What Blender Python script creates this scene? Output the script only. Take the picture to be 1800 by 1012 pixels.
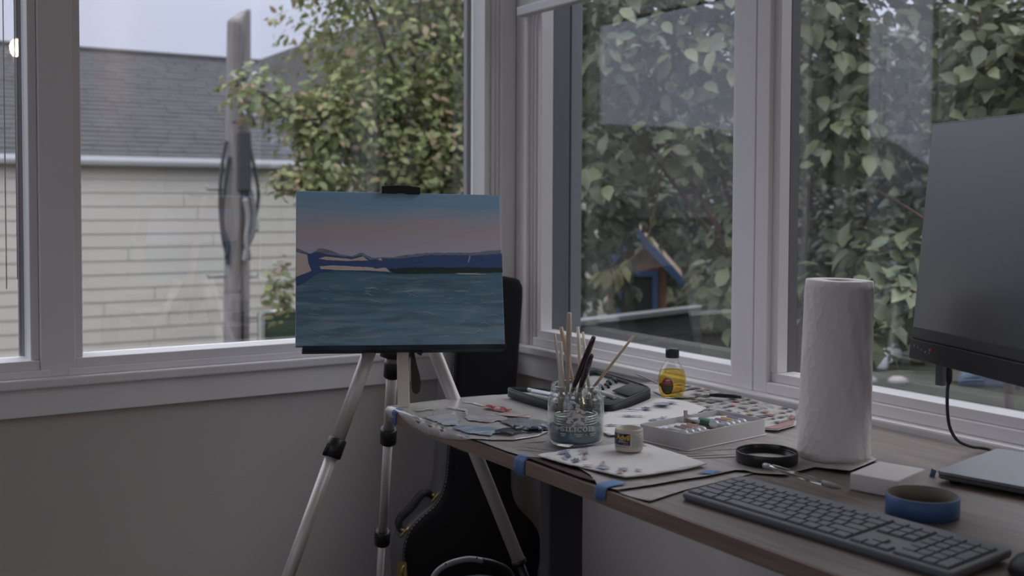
import bpy, bmesh, math, random
import numpy as np
from math import pi, sin, cos, radians
from mathutils import Vector, Matrix, noise
from mathutils.geometry import delaunay_2d_cdt

for _o in list(bpy.data.objects):
    bpy.data.objects.remove(_o, do_unlink=True)
SC = bpy.context.scene
COL = SC.collection
random.seed(7)

# ------------------------------------------------------------------ camera, sky, exposure
YAW, PIT, ROL = .56208, .03729, .00394
EYE = Vector((0, 0, 1.146))
f_ = Vector((sin(YAW) * cos(PIT), cos(YAW) * cos(PIT), -sin(PIT)))
r_ = Vector((cos(YAW), -sin(YAW), 0))
u_ = r_.cross(f_)
r2 = r_ * cos(ROL) + u_ * sin(ROL)
u2 = -r_ * sin(ROL) + u_ * cos(ROL)
cam = bpy.data.cameras.new('camera')
cam_o = bpy.data.objects.new('camera', cam)
COL.objects.link(cam_o)
cam_o.matrix_world = Matrix(((r2.x, u2.x, -f_.x, EYE.x), (r2.y, u2.y, -f_.y, EYE.y), (r2.z, u2.z, -f_.z, EYE.z), (0, 0, 0, 1)))
cam.sensor_width = 36
cam.lens = 1954.2 / 1800 * 36
cam.shift_y = -82 / 1800
cam.clip_start = .05
cam.dof.use_dof = True
cam.dof.focus_distance = 2.0
cam.dof.aperture_fstop = 5.0
SC.camera = cam_o

world = bpy.data.worlds.new('overcast_sky')
SC.world = world
world.use_nodes = True
nt = world.node_tree
nt.nodes.clear()
wo = nt.nodes.new('ShaderNodeOutputWorld')
bg = nt.nodes.new('ShaderNodeBackground')
tc = nt.nodes.new('ShaderNodeTexCoord')
sx = nt.nodes.new('ShaderNodeSeparateXYZ')
mr = nt.nodes.new('ShaderNodeMapRange')
mr.inputs['From Min'].default_value = -.05
mr.inputs['From Max'].default_value = 1
mr.inputs['To Min'].default_value = 0
mr.inputs['To Max'].default_value = 1
rp = nt.nodes.new('ShaderNodeValToRGB')
rp.color_ramp.elements[0].color = (.53, .57, .72, 1)
q_ = rp.color_ramp.elements.new(.20); q_.color = (.64, .685, .86, 1)
q_ = rp.color_ramp.elements.new(.42); q_.color = (1.65, 1.72, 1.95, 1)
rp.color_ramp.elements[-1].color = (3.5, 3.6, 3.8, 1)
nt.links.new(tc.outputs['Generated'], sx.inputs[0])
nt.links.new(sx.outputs['Z'], mr.inputs['Value'])
nt.links.new(mr.outputs[0], rp.inputs[0])
nt.links.new(rp.outputs[0], bg.inputs['Color'])
bg.inputs['Strength'].default_value = 1.0
nt.links.new(bg.outputs[0], wo.inputs['Surface'])
BULB = 30.0          # radiance of the chandelier bulbs
SC.view_settings.view_transform = 'Standard'
SC.view_settings.look = 'None'
SC.view_settings.exposure = 0.0
SC.view_settings.gamma = 1.0
SC.view_settings.use_curve_mapping = False
SC.cycles.use_denoising = True
SC.cycles.max_bounces = 10
SC.cycles.diffuse_bounces = 5
SC.cycles.transparent_max_bounces = 24
SC.cycles.caustics_reflective = False
SC.cycles.caustics_refractive = False

# ------------------------------------------------------------------ materials
MATS = {}
def mat(name, col, rough=.6, metal=0., spec=.5, var=0., scale=20., bump=0., bscale=200., stretch=(1, 1, 1), col2=None, sheen=0., alpha=1., trans=0., coat=0.):
    """Principled material; var mixes towards col2 by noise in object space, bump adds fine relief."""
    if name in MATS:
        return MATS[name]
    m = bpy.data.materials.new(name)
    m.use_nodes = True
    t = m.node_tree
    b = t.nodes['Principled BSDF']
    b.inputs['Base Color'].default_value = (*col, 1)
    b.inputs['Roughness'].default_value = rough
    b.inputs['Metallic'].default_value = metal
    b.inputs['Specular IOR Level'].default_value = spec
    b.inputs['Coat Weight'].default_value = coat
    if trans:
        b.inputs['Transmission Weight'].default_value = trans
    if var or bump:
        co = t.nodes.new('ShaderNodeTexCoord')
        mp = t.nodes.new('ShaderNodeMapping')
        mp.inputs['Scale'].default_value = stretch
        t.links.new(co.outputs['Object'], mp.inputs[0])
        if var:
            n = t.nodes.new('ShaderNodeTexNoise')
            n.inputs['Scale'].default_value = scale
            n.inputs['Detail'].default_value = 6
            t.links.new(mp.outputs[0], n.inputs['Vector'])
            mx = t.nodes.new('ShaderNodeMix')
            mx.data_type = 'RGBA'
            c2 = col2 or tuple(c * (1 - var) for c in col)
            mx.inputs[6].default_value = (*col, 1)
            mx.inputs[7].default_value = (*c2, 1)
            rr = t.nodes.new('ShaderNodeMapRange')
            rr.inputs['From Min'].default_value = .35
            rr.inputs['From Max'].default_value = .65
            t.links.new(n.outputs[0], rr.inputs[0])
            t.links.new(rr.outputs[0], mx.inputs[0])
            t.links.new(mx.outputs[2], b.inputs['Base Color'])
        if bump:
            n2 = t.nodes.new('ShaderNodeTexNoise')
            n2.inputs['Scale'].default_value = bscale
            n2.inputs['Detail'].default_value = 3
            t.links.new(mp.outputs[0], n2.inputs['Vector'])
            bp = t.nodes.new('ShaderNodeBump')
            bp.inputs['Strength'].default_value = bump
            bp.inputs['Distance'].default_value = .002
            t.links.new(n2.outputs[0], bp.inputs['Height'])
            t.links.new(bp.outputs[0], b.inputs['Normal'])
    MATS[name] = m
    return m

def thin_glass(name, tint=(1, 1, 1), f0=.04, mult=1., rough=0.):
    """Clear sheet: transparent, with the mirror share growing at grazing angles."""
    if name in MATS:
        return MATS[name]
    m = bpy.data.materials.new(name)
    m.use_nodes = True
    t = m.node_tree
    t.nodes.clear()
    out = t.nodes.new('ShaderNodeOutputMaterial')
    tr = t.nodes.new('ShaderNodeBsdfTransparent')
    tr.inputs[0].default_value = (*tint, 1)
    gl = t.nodes.new('ShaderNodeBsdfGlossy')
    gl.inputs['Roughness'].default_value = rough
    gl.inputs['Color'].default_value = (1, 1, 1, 1)
    lw = t.nodes.new('ShaderNodeLayerWeight')
    lw.inputs['Blend'].default_value = .5
    p = t.nodes.new('ShaderNodeMath'); p.operation = 'POWER'; p.inputs[1].default_value = 5
    a = t.nodes.new('ShaderNodeMath'); a.operation = 'MULTIPLY_ADD'; a.inputs[1].default_value = (1 - f0) * mult; a.inputs[2].default_value = f0 * mult; a.use_clamp = True
    t.links.new(lw.outputs['Facing'], p.inputs[0])
    t.links.new(p.outputs[0], a.inputs[0])
    mx = t.nodes.new('ShaderNodeMixShader')
    t.links.new(a.outputs[0], mx.inputs[0])
    t.links.new(tr.outputs[0], mx.inputs[1])
    t.links.new(gl.outputs[0], mx.inputs[2])
    t.links.new(mx.outputs[0], out.inputs[0])
    MATS[name] = m
    return m

def emit(name, col, strength):
    if name in MATS:
        return MATS[name]
    m = bpy.data.materials.new(name)
    m.use_nodes = True
    t = m.node_tree
    t.nodes.clear()
    out = t.nodes.new('ShaderNodeOutputMaterial')
    e = t.nodes.new('ShaderNodeEmission')
    e.inputs[0].default_value = (*col, 1)
    e.inputs[1].default_value = strength
    t.links.new(e.outputs[0], out.inputs[0])
    MATS[name] = m
    return m

def leaf_mat(name, cols, rough=.45):
    """Leaf: colour picked per leaf, a little light passing through."""
    if name in MATS:
        return MATS[name]
    m = bpy.data.materials.new(name)
    m.use_nodes = True
    t = m.node_tree
    b = t.nodes['Principled BSDF']
    b.inputs['Roughness'].default_value = rough
    out = t.nodes['Material Output']
    g = t.nodes.new('ShaderNodeNewGeometry')
    oi = t.nodes.new('ShaderNodeObjectInfo')
    ad = t.nodes.new('ShaderNodeMath'); ad.operation = 'ADD'
    fr = t.nodes.new('ShaderNodeMath'); fr.operation = 'FRACT'
    t.links.new(g.outputs['Random Per Island'], ad.inputs[0])
    t.links.new(oi.outputs['Random'], ad.inputs[1])
    t.links.new(ad.outputs[0], fr.inputs[0])
    cr = t.nodes.new('ShaderNodeValToRGB')
    el = cr.color_ramp.elements
    el[0].position = 0; el[0].color = (*cols[0], 1)
    el[1].position = 1; el[1].color = (*cols[-1], 1)
    for i, c in enumerate(cols[1:-1]):
        q = el.new((i + 1) / (len(cols) - 1)); q.color = (*c, 1)
    t.links.new(fr.outputs[0], cr.inputs[0])
    t.links.new(cr.outputs[0], b.inputs['Base Color'])
    tl = t.nodes.new('ShaderNodeBsdfTranslucent')
    t.links.new(cr.outputs[0], tl.inputs[0])
    mx = t.nodes.new('ShaderNodeMixShader'); mx.inputs[0].default_value = .3
    t.links.new(b.outputs[0], mx.inputs[1])
    t.links.new(tl.outputs[0], mx.inputs[2])
    t.links.new(mx.outputs[0], out.inputs[0])
    MATS[name] = m
    return m

TRIM = mat('white_trim_paint', (.86, .835, .84), .45, bump=.08, bscale=60)
WALL = mat('warm_grey_wall_paint', (.56, .525, .50), .85, bump=.15, bscale=350)
CEIL = mat('ceiling_paint', (.7, .69, .67), .9)
FLOOR = mat('floor_wood', (.16, .11, .085), .5, var=.4, scale=6, stretch=(1, 8, 1))
PANE = thin_glass('window_glass', mult=1.9)
DARKFR = mat('dark_exterior_paint', (.20, .20, .22), .6)
BLACK = mat('black_plastic', (.012, .012, .013), .4)
ALU = mat('brushed_aluminium', (.66, .61, .585), .45, metal=.3, bump=.05, bscale=80, stretch=(1, 1, .1))

# ------------------------------------------------------------------ mesh building
class MB:
    def __init__(s):
        s.v = []; s.f = []; s.m = []; s.sm = []
        s.T = Matrix.Identity(4)
    def add(s, vs, fs, mi=0, smooth=False):
        o = len(s.v)
        s.v += [tuple(s.T @ Vector(p)) for p in vs]
        for f in fs:
            s.f.append(tuple(i + o for i in f)); s.m.append(mi); s.sm.append(smooth)
        return s
    def box(s, x0, x1, y0, y1, z0, z1, mi=0):
        vs = [(x, y, z) for z in (z0, z1) for y in (y0, y1) for x in (x0, x1)]
        return s.add(vs, [(0, 2, 3, 1), (4, 5, 7, 6), (0, 1, 5, 4), (2, 6, 7, 3), (0, 4, 6, 2), (1, 3, 7, 5)], mi)
    def hexa(s, a, b, mi=0):
        """a: four points of one end (ring order), b: the matching four of the other."""
        return s.add(list(a) + list(b), [(3, 2, 1, 0), (4, 5, 6, 7), (0, 1, 5, 4), (1, 2, 6, 5), (2, 3, 7, 6), (3, 0, 4, 7)], mi)
    def tube(s, pts, rad, n=10, mi=0, caps=True, flat=None):
        pts = [Vector(p) for p in pts]
        if not hasattr(rad, '__len__'):
            rad = [rad] * len(pts)
        vs = []; fs = []
        prev = None
        for i, p in enumerate(pts):
            d = (pts[min(i + 1, len(pts) - 1)] - pts[max(i - 1, 0)])
            d = d.normalized() if d.length > 1e-9 else Vector((0, 0, 1))
            if prev is None:
                a = d.orthogonal().normalized()
                if abs(d.z) < .95:
                    a = d.cross(Vector((0, 0, 1))).normalized()
            else:
                a = (prev - d * prev.dot(d))
                a = a.normalized() if a.length > 1e-6 else d.orthogonal().normalized()
            prev = a
            b = d.cross(a)
            fl = flat if flat else 1.
            for k in range(n):
                t = 2 * pi * k / n
                vs.append(p + (a * cos(t) + b * sin(t) * fl) * rad[i])
        for i in range(len(pts) - 1):
            for k in range(n):
                k2 = (k + 1) % n
                fs.append((i * n + k, i * n + k2, (i + 1) * n + k2, (i + 1) * n + k))
        s.add(vs, fs, mi, True)
        if caps:
            o = len(s.v) - len(vs)
            s.f.append(tuple(o + k for k in range(n - 1, -1, -1))); s.m.append(mi); s.sm.append(False)
            e = o + (len(pts) - 1) * n
            s.f.append(tuple(e + k for k in range(n))); s.m.append(mi); s.sm.append(False)
        return s
    def lathe(s, prof, n=32, mi=0, c=(0, 0, 0), smooth=True):
        """prof: list of (r, z); r=0 ends close the surface."""
        vs = []; fs = []; rows = []
        for r, z in prof:
            if r < 1e-7:
                rows.append([len(vs)]); vs.append((c[0], c[1], c[2] + z))
            else:
                rows.append(list(range(len(vs), len(vs) + n)))
                vs += [(c[0] + r * cos(2 * pi * k / n), c[1] + r * sin(2 * pi * k / n), c[2] + z) for k in range(n)]
        for a, b in zip(rows[:-1], rows[1:]):
            for k in range(n):
                k2 = (k + 1) % n
                if len(a) == 1 and len(b) == 1:
                    continue
                if len(a) == 1:
                    fs.append((a[0], b[k2], b[k]))
                elif len(b) == 1:
                    fs.append((a[k], a[k2], b[0]))
                else:
                    fs.append((a[k], a[k2], b[k2], b[k]))
        return s.add(vs, fs, mi, smooth)
    def prism(s, poly, h0, h1, axes='xyz', mi=0, smooth=False):
        """poly in the first two axes, extruded along the third."""
        n = len(poly)
        def P(a, b, c):
            q = {axes[0]: a, axes[1]: b, axes[2]: c}
            return (q['x'], q['y'], q['z'])
        vs = [P(a, b, h0) for a, b in poly] + [P(a, b, h1) for a, b in poly]
        fs = [tuple(range(n - 1, -1, -1)), tuple(range(n, 2 * n))] + [(i, (i + 1) % n, n + (i + 1) % n, n + i) for i in range(n)]
        return s.add(vs, fs, mi, smooth)
    def ball(s, c, r, n=12, mi=0):
        rx, ry, rz = r if hasattr(r, '__len__') else (r, r, r)
        m = n // 2
        vs = [(c[0], c[1], c[2] - rz)]
        for i in range(1, m):
            t = -pi / 2 + pi * i / m
            vs += [(c[0] + rx * cos(t) * cos(2 * pi * k / n), c[1] + ry * cos(t) * sin(2 * pi * k / n), c[2] + rz * sin(t)) for k in range(n)]
        vs.append((c[0], c[1], c[2] + rz))
        fs = [(0, 1 + (k + 1) % n, 1 + k) for k in range(n)]
        for i in range(m - 2):
            for k in range(n):
                a = 1 + i * n
                fs.append((a + k, a + (k + 1) % n, a + n + (k + 1) % n, a + n + k))
        a = 1 + (m - 2) * n
        fs += [(a + k, a + (k + 1) % n, len(vs) - 1) for k in range(n)]
        return s.add(vs, fs, mi, True)
    def mesh(s, name, mats):
        me = bpy.data.meshes.new(name)
        me.from_pydata(s.v, [], s.f)
        for m in (mats if isinstance(mats, (list, tuple)) else [mats]):
            me.materials.append(m)
        me.polygons.foreach_set('material_index', s.m)
        me.polygons.foreach_set('use_smooth', s.sm)
        me.update()
        return me
    def build(s, name, mats, parent=None, bevel=0, seg=2, fix=True):
        me = s.mesh(name, mats)
        if fix:
            bm = bmesh.new(); bm.from_mesh(me)
            bmesh.ops.recalc_face_normals(bm, faces=bm.faces)
            bm.to_mesh(me); bm.free()
        o = bpy.data.objects.new(name, me)
        COL.objects.link(o)
        if parent:
            o.parent = parent
        if bevel:
            b = o.modifiers.new('bevel', 'BEVEL')
            b.width = bevel; b.segments = seg; b.limit_method = 'ANGLE'; b.angle_limit = radians(40)
            b.harden_normals = False
        return o

def tag(o, label=None, cat=None, group=None, kind=None):
    if label: o['label'] = label
    if cat: o['category'] = cat
    if group: o['group'] = group
    if kind: o['kind'] = kind
    return o
def thing(name, label, cat, loc=(0, 0, 0), rot=(0, 0, 0), group=None, kind=None):
    o = bpy.data.objects.new(name, None)
    COL.objects.link(o)
    o.location = loc; o.rotation_euler = rot
    o.empty_display_size = .05
    return tag(o, label, cat, group, kind)
def struct(name, mb, m, parent=None, bevel=0):
    o = mb.build(name, m, parent, bevel)
    if not parent:
        o['kind'] = 'structure'
    return o
def copy_tree(o, parent=None):
    c = o.copy(); COL.objects.link(c); c.parent = parent
    for ch in list(o.children):
        copy_tree(ch, c)
    return c

def sheet(name, poly, z, m, parent=None, step=.012, amp=.0006, nscale=18, lift=None, fold=None, thick=.0004, seed=0, origin=None):
    """A thin sheet of paper or film cut to poly, with slight buckling; fold=x drapes what lies beyond x over a table edge."""
    random.seed(seed)
    n = len(poly); pts = []
    for i in range(n):
        a = Vector(poly[i]); b = Vector(poly[(i + 1) % n])
        k = max(1, int((b - a).length / step))
        pts += [a.lerp(b, j / k) for j in range(k)]
    nb = len(pts); edges = [(i, (i + 1) % nb) for i in range(nb)]
    xs = [p.x for p in pts]; ys = [p.y for p in pts]
    x = min(xs)
    while x < max(xs):
        y = min(ys)
        while y < max(ys):
            pts.append(Vector((x + random.uniform(-.3, .3) * step, y + random.uniform(-.3, .3) * step)))
            y += step
        x += step
    vs, es, fs, *_ = delaunay_2d_cdt(pts, edges, [list(range(nb))], 1, 1e-5)
    out = []
    for v in vs:
        zz = z + amp * (1 + noise.noise((v.x * nscale, v.y * nscale, seed)))
        if lift:
            zz += lift(v.x, v.y)
        xx = v.x
        if fold is not None and v.x < fold:
            zz = z + .0004 - (fold - v.x); xx = fold - .0012
        out.append((xx, v.y, zz))
    if origin:
        out = [(a - origin[0], b - origin[1], c - origin[2]) for a, b, c in out]
    mb = MB(); mb.add(out, [tuple(f) for f in fs], 0, True)
    o = mb.build(name, m, parent)
    if origin:
        o.location = origin
    if thick:
        s = o.modifiers.new('thickness', 'SOLIDIFY'); s.thickness = thick; s.offset = 1
    return o

def text_mesh(body, size, fat=0., depth=0.):
    cu = bpy.data.curves.new('lettering', 'FONT')
    cu.body = body; cu.size = size; cu.offset = fat; cu.extrude = depth; cu.align_x = 'CENTER'
    ob = bpy.data.objects.new('lettering', cu)
    COL.objects.link(ob)
    dg = bpy.context.evaluated_depsgraph_get()
    me = bpy.data.meshes.new_from_object(ob.evaluated_get(dg))
    bm = bmesh.new(); bm.from_mesh(me)
    bmesh.ops.triangulate(bm, faces=bm.faces)
    vs = [tuple(v.co) for v in bm.verts]; fs = [tuple(v.index for v in f.verts) for f in bm.faces]
    bm.free()
    bpy.data.objects.remove(ob, do_unlink=True)
    bpy.data.meshes.remove(me)
    return vs, fs

def smooth_path(pts, k=8):
    pts = [Vector(p) for p in pts]
    out = []
    for i in range(len(pts) - 1):
        p0 = pts[max(i - 1, 0)]; p1 = pts[i]; p2 = pts[i + 1]; p3 = pts[min(i + 2, len(pts) - 1)]
        for j in range(k):
            t = j / k
            out.append(.5 * ((2 * p1) + (p2 - p0) * t + (2 * p0 - 5 * p1 + 4 * p2 - p3) * t * t + (3 * p1 - p0 - 3 * p2 + p3) * t ** 3))
    out.append(pts[-1])
    return out

# ================================================================== THE ROOM
XR, YL = 1.655, 2.612       # inner faces of the right and the left wall
TOPW = 2.60                 # head of the windows
GL_Y, GL_X = 2.682, 1.757   # glass planes

mb = MB()
mb.box(-3.0, 1.72, YL, 2.71, 0, .73)
mb.box(-3.0, 1.72, YL, 2.71, TOPW, 2.85)
mb.box(-3.0, -.10, YL, 2.71, .73, TOPW)
mb.box(1.606, 1.72, YL, 2.71, .73, TOPW)
struct('wall_left', mb, WALL)
mb = MB()
mb.box(XR, 1.72, -3.2, YL, 0, .73)
mb.box(XR, 1.72, -3.2, YL, TOPW, 2.85)
mb.box(XR, 1.72, 2.55, YL, .73, TOPW)
mb.box(XR, 1.72, -3.2, .53, .73, TOPW)
struct('wall_right', mb, WALL)
mb = MB(); mb.box(-3.1, 1.72, -3.3, -3.2, 0, .75); mb.box(-3.1, 1.72, -3.3, -3.2, 2.35, 2.85); mb.box(-3.1, -2.8, -3.3, -3.2, .75, 2.35); mb.box(-1.22, 1.72, -3.3, -3.2, .75, 2.35)
struct('wall_back', mb, WALL)
mb = MB(); mb.box(-3.1, -3.0, -3.2, 2.71, 0, .75); mb.box(-3.1, -3.0, -3.2, 2.71, 2.45, 2.85); mb.box(-3.1, -3.0, -3.2, -2.4, .75, 2.45); mb.box(-3.1, -3.0, 1.6, 2.71, .75, 2.45)
struct('wall_far_left', mb, WALL)
mb = MB(); mb.box(-3.1, 1.72, -3.3, 2.71, -.1, 0)
struct('floor', mb, FLOOR)
mb = MB(); mb.box(-3.1, 1.72, -3.3, 2.71, 2.65, 2.75)
struct('ceiling', mb, CEIL)
mb = MB(); mb.box(-3.0, 1.64, YL - .014, YL, 0, .11)
struct('baseboard_left', mb, TRIM, bevel=.003)
mb = MB(); mb.box(XR - .014, XR, -3.2, YL - .014, 0, .11)
struct('baseboard_right', mb, TRIM, bevel=.003)

# sills with aprons
def sill(name, left):
    root = thing(name, None, None, kind='structure')
    m = MB()
    if left:
        m.box(-3.0, 1.627, 2.585, 2.70, .730, .752)
        m.build('sill_board', TRIM, root, .004)
        MB().box(-3.0, 1.642, 2.597, YL, .668, .730).build('apron', TRIM, root, .002)
    else:
        m.box(1.627, 1.715, -3.2, 2.70, .730, .752)
        m.build('sill_board', TRIM, root, .004)
        MB().box(1.642, XR, -3.2, 2.597, .668, .730).build('apron', TRIM, root, .002)
sill('trim_1', True)
sill('trim_2', False)

# left wall windows
def left_window(name, x0, x1):
    """Window in the left wall between stiles at x0 and x1 (clear glass edges)."""
    w = thing(name, None, None, kind='structure')
    MB().box(x0 - .036, x1 + .036, 2.603, 2.705, .752, .768).build('bottom_rail', TRIM, w, .0025)
    MB().box(x0 - .018, x1 + .018, 2.613, 2.705, .768, .789).build('bottom_stop', TRIM, w, .002)
    MB().box(x0 - .018, x1 + .018, 2.613, 2.705, TOPW - .035, TOPW).build('top_rail', TRIM, w, .0025)
    for a, b in ((x0 - .018, x0), (x1, x1 + .018)):
        MB().box(a, b, 2.622, 2.70, .789, TOPW - .035).build('stile', TRIM, w, .002)
    MB().box(x0, x1, GL_Y, GL_Y + .004, .789, TOPW - .035).build('pane', PANE, w)
    for a, b in ((x0 - .02, x0 + .006), (x1 - .010, x1 + .02)):
        MB().box(a, b, 2.703, 2.722, .78, TOPW).build('outer_stop', DARKFR, w, .002)
left_window('window_1', -.07, .402)
left_window('window_2', .5115, 1.562)
t3 = thing('trim_3', None, None, kind='structure')
MB().box(.4205, .4930, 2.607, 2.70, .752, TOPW).build('mullion', TRIM, t3, .003)
mb = MB(); mb.box(-.17, -.088, 2.60, 2.70, .752, TOPW)
struct('trim_4', mb, TRIM, bevel=.003)
t5 = thing('trim_5', None, None, kind='structure')     # right hand casing of the left wall, up to the corner
MB().box(1.580, 1.590, 2.612, 2.70, .752, TOPW).build('stop', TRIM, t5, .002)
MB().box(1.590, 1.599, 2.606, 2.70, .752, TOPW).build('stop', TRIM, t5, .002)
MB().box(1.599, 1.607, 2.596, 2.62, .752, TOPW).build('bead', TRIM, t5, .002)
MB().box(1.607, 1.650, 2.600, 2.62, .752, TOPW).build('casing', TRIM, t5, .002)

# right wall windows
def right_window(name, y0, y1, xo, xd):
    """White inner frame as far as xo, dark outer jamb from there to xd, pane beyond."""
    w = thing(name, None, None, kind='structure')
    MB().box(1.650, 1.705, y0 - .018, y1 + .018, .752, .775).build('bottom_rail', TRIM, w, .0025)
    MB().box(1.662, 1.712, y0 - .016, y1 + .016, .775, .794).build('bottom_stop', TRIM, w, .002)
    MB().box(1.650, 1.712, y0 - .018, y1 + .018, TOPW - .035, TOPW).build('top_rail', TRIM, w, .0025)
    MB().box(1.662, xo, y1, y1 + .018, .794, TOPW - .035).build('stile', TRIM, w, .002)
    MB().box(1.662, 1.705, y0 - .018, y0, .794, TOPW - .035).build('stile', TRIM, w, .002)
    MB().box(GL_X, GL_X + .004, y0 - .03, y1 + .05, .78, TOPW).build('pane', PANE, w)
    MB().box(xo + .0005, xd, y1, y1 + .05, .78, TOPW).build('outer_jamb', DARKFR, w, .002)
    MB().box(1.7065, 1.752, y0 - .05, y0 - .002, .78, TOPW).build('outer_jamb', DARKFR, w, .002)
    MB().box(1.7125, 1.80, y0 - .05, y1 + .06, .735, .778).build('outer_sill', DARKFR, w, .003)
    MB().box(1.7125, 1.80, y0 - .05, y1 + .06, TOPW + .002, TOPW + .04).build('outer_head', DARKFR, w, .003)
right_window('window_3', 1.758, 2.495, 1.702, 1.7565)
right_window('window_4', .55, 1.622, 1.692, 1.718)
w_ = thing('fill_window_5', None, None, kind='structure')      # added behind the camera, out of view, to fill the room with light
for q in ((-2.8, -1.22, .75, .80), (-2.8, -1.22, 2.30, 2.35), (-2.8, -2.75, .80, 2.30), (-1.27, -1.22, .80, 2.30)):
    MB().box(q[0], q[1], -3.28, -3.21, q[2], q[3]).build('frame', TRIM, w_, .003)
MB().box(-2.75, -1.27, -3.25, -3.246, .80, 2.30).build('pane', PANE, w_)
w_ = thing('fill_window_6', None, None, kind='structure')      # unseen, added in the far left wall for more daylight
for q in ((-2.4, 1.6, .75, .80), (-2.4, 1.6, 2.40, 2.45), (-2.4, -2.35, .80, 2.40), (1.55, 1.6, .80, 2.40), (-.43, -.37, .80, 2.40)):
    MB().box(-3.08, -3.01, q[0], q[1], q[2], q[3]).build('frame', TRIM, w_, .003)
for a_, b_ in ((-2.35, -.43), (-.37, 1.55)):
    MB().box(-3.05, -3.046, a_, b_, .80, 2.40).build('pane', PANE, w_)
t6 = thing('trim_6', None, None, kind='structure')     # mullion between the two right hand windows
MB().box(1.650, 1.712, 1.6795, 1.742, .752, TOPW).build('mullion', TRIM, t6, .002)
MB().box(1.651, 1.712, 1.6405, 1.6785, .752, TOPW).build('mullion', TRIM, t6, .002)
t7 = thing('trim_7', None, None, kind='structure')     # left jamb of the first right hand window
MB().box(1.656, 1.70, 2.513, 2.521, .752, TOPW).build('stop', TRIM, t7, .002)
MB().box(1.650, 1.70, 2.521, 2.530, .752, TOPW).build('stop', TRIM, t7, .002)
MB().box(1.640, 1.66, 2.530, 2.548, .752, TOPW).build('bead', TRIM, t7, .002)
MB().box(1.648, 1.66, 2.548, 2.598, .752, TOPW).build('casing', TRIM, t7, .002)
mb = MB(); mb.box(1.7620, 1.800, 2.497, 2.80, -1.2, 3.1)
struct('trim_8', mb, DARKFR, bevel=.003)               # dark corner board outside
mb = MB(); mb.box(1.7205, 1.735, -3.3, 2.497, -1.2, .77)
struct('wall_outside_right', mb, DARKFR)

# ================================================================== OUTSIDE
GRASS = mat('dark_soil_and_moss', (.05, .055, .035), 1., spec=0., var=.6, scale=1.5, bump=.6, bscale=8, col2=(.035, .03, .022))
mb = MB(); mb.box(-40, 60, 2.9, 60, -1.4, -1.2); mb.box(1.8, 60, -30, 2.9, -1.4, -1.2)
struct('ground_1', mb, GRASS)
mb = MB(); mb.prism([(2.6, 1.0), (2.6, 3.6), (5.0, 6.9), (9.5, 11.6), (30, 30), (40, -12), (2.6, -12)], -1.2, -.42)
struct('ground_2', mb, mat('terrace_gravel', (.022, .025, .018), 1., spec=0., var=.5, scale=4, bump=.8, bscale=20, col2=(.042, .042, .034)))

# --- the cream clapboard house
SIDING = mat('cream_clapboard_paint', (.55, .52, .475), .6, var=.08, scale=1.2)
SHINGLE = mat('grey_asphalt_shingle', (.040, .040, .047), .9, var=.35, scale=3.5, bump=.4, bscale=60, col2=(.054, .054, .062))
SHINGLE2 = mat('dark_asphalt_shingle', (.042, .039, .041), .9, var=.3, scale=3)
house = thing('clapboard_house', 'cream clapboard house with grey shingle roof beyond the utility pole', 'house', (3, 12.5, -1.2))
H = Matrix.Translation((-3, -12.5, 1.2))
def hmb():
    m = MB(); m.T = H; return m
hmb().box(-2.2, 9.5, 12.56, 18.4, -1.2, 1.62).build('wall_core', SIDING, house)
rows = 19
plank_meshes = {}
for i in range(rows):
    z0 = 1.505 - (i + 1) * .1484
    x = -2.2 - random.uniform(0, 2.5)
    while x < 9.5:
        L = random.choice((2.6, 3.2, 3.66))
        a, b = max(x, -2.2), min(x + L, 9.5)
        if b - a > .1:
            dz = .0015 * random.uniform(-1, 1)
            m = hmb()
            m.hexa([(a, 12.52 + .015, z0 + dz), (a, 12.56, z0 + dz), (a, 12.56, z0 + .152), (a, 12.545, z0 + .152)],
                   [(b - .007, 12.52 + .015, z0 + dz), (b - .007, 12.56, z0 + dz), (b - .007, 12.56, z0 + .152), (b - .007, 12.545, z0 + .152)])
            m.build('plank', SIDING, house)
        x += L
GUT = mat('white_gutter', (.72, .74, .79), .4)
hmb().prism([(12.385, 1.598), (12.37, 1.598), (12.373, 1.545), (12.40, 1.505), (12.50, 1.505), (12.50, 1.598), (12.47, 1.598), (12.47, 1.54), (12.39, 1.54)], -2.4, 9.6, 'yzx').build('gutter', GUT, house)
hmb().box(-2.3, 9.6, 12.47, 12.56, 1.485, 1.506).build('soffit', SIDING, house)
# main roof: slab plus shingles laid in courses
E0 = Vector((0, 12.42, 1.60)); RG = Vector((0, 15.5, 3.095))
S = (RG - E0); SL = S.length; SU = S / SL; NU = Vector((0, -SU.z, SU.y))
m = hmb()
m.hexa([(-2.5, *E0.yz), (-2.5, *(E0 - NU * .1).yz), (-2.5, *(RG - NU * .1).yz), (-2.5, *RG.yz)], [(9.6, *E0.yz), (9.6, *(E0 - NU * .1).yz), (9.6, *(RG - NU * .1).yz), (9.6, *RG.yz)])
m.hexa([(-2.5, 15.5, 2.99), (-2.5, 15.5, 3.095), (-2.5, 18.8, 1.6), (-2.5, 18.8, 1.5)], [(9.6, 15.5, 2.99), (9.6, 15.5, 3.095), (9.6, 18.8, 1.6), (9.6, 18.8, 1.5)])
m.build('roof_deck', SHINGLE, house)
ncourse = 26; ex = SL / ncourse
def shingle(mm, x, w, c, hgt):
    p = E0 + SU * (c * ex); q = E0 + SU * ((c + 1) * ex + .01)
    a = p + NU * (.004 + hgt); b = q + NU * .002
    mm.hexa([(x, *p.yz), (x + w, *p.yz), (x + w, *(p + NU * (.008 + hgt)).yz), (x, *(p + NU * (.008 + hgt)).yz)],
            [(x, *q.yz), (x + w, *q.yz), (x + w, *b.yz), (x, *b.yz)])
rest = hmb(); cand = []
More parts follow.
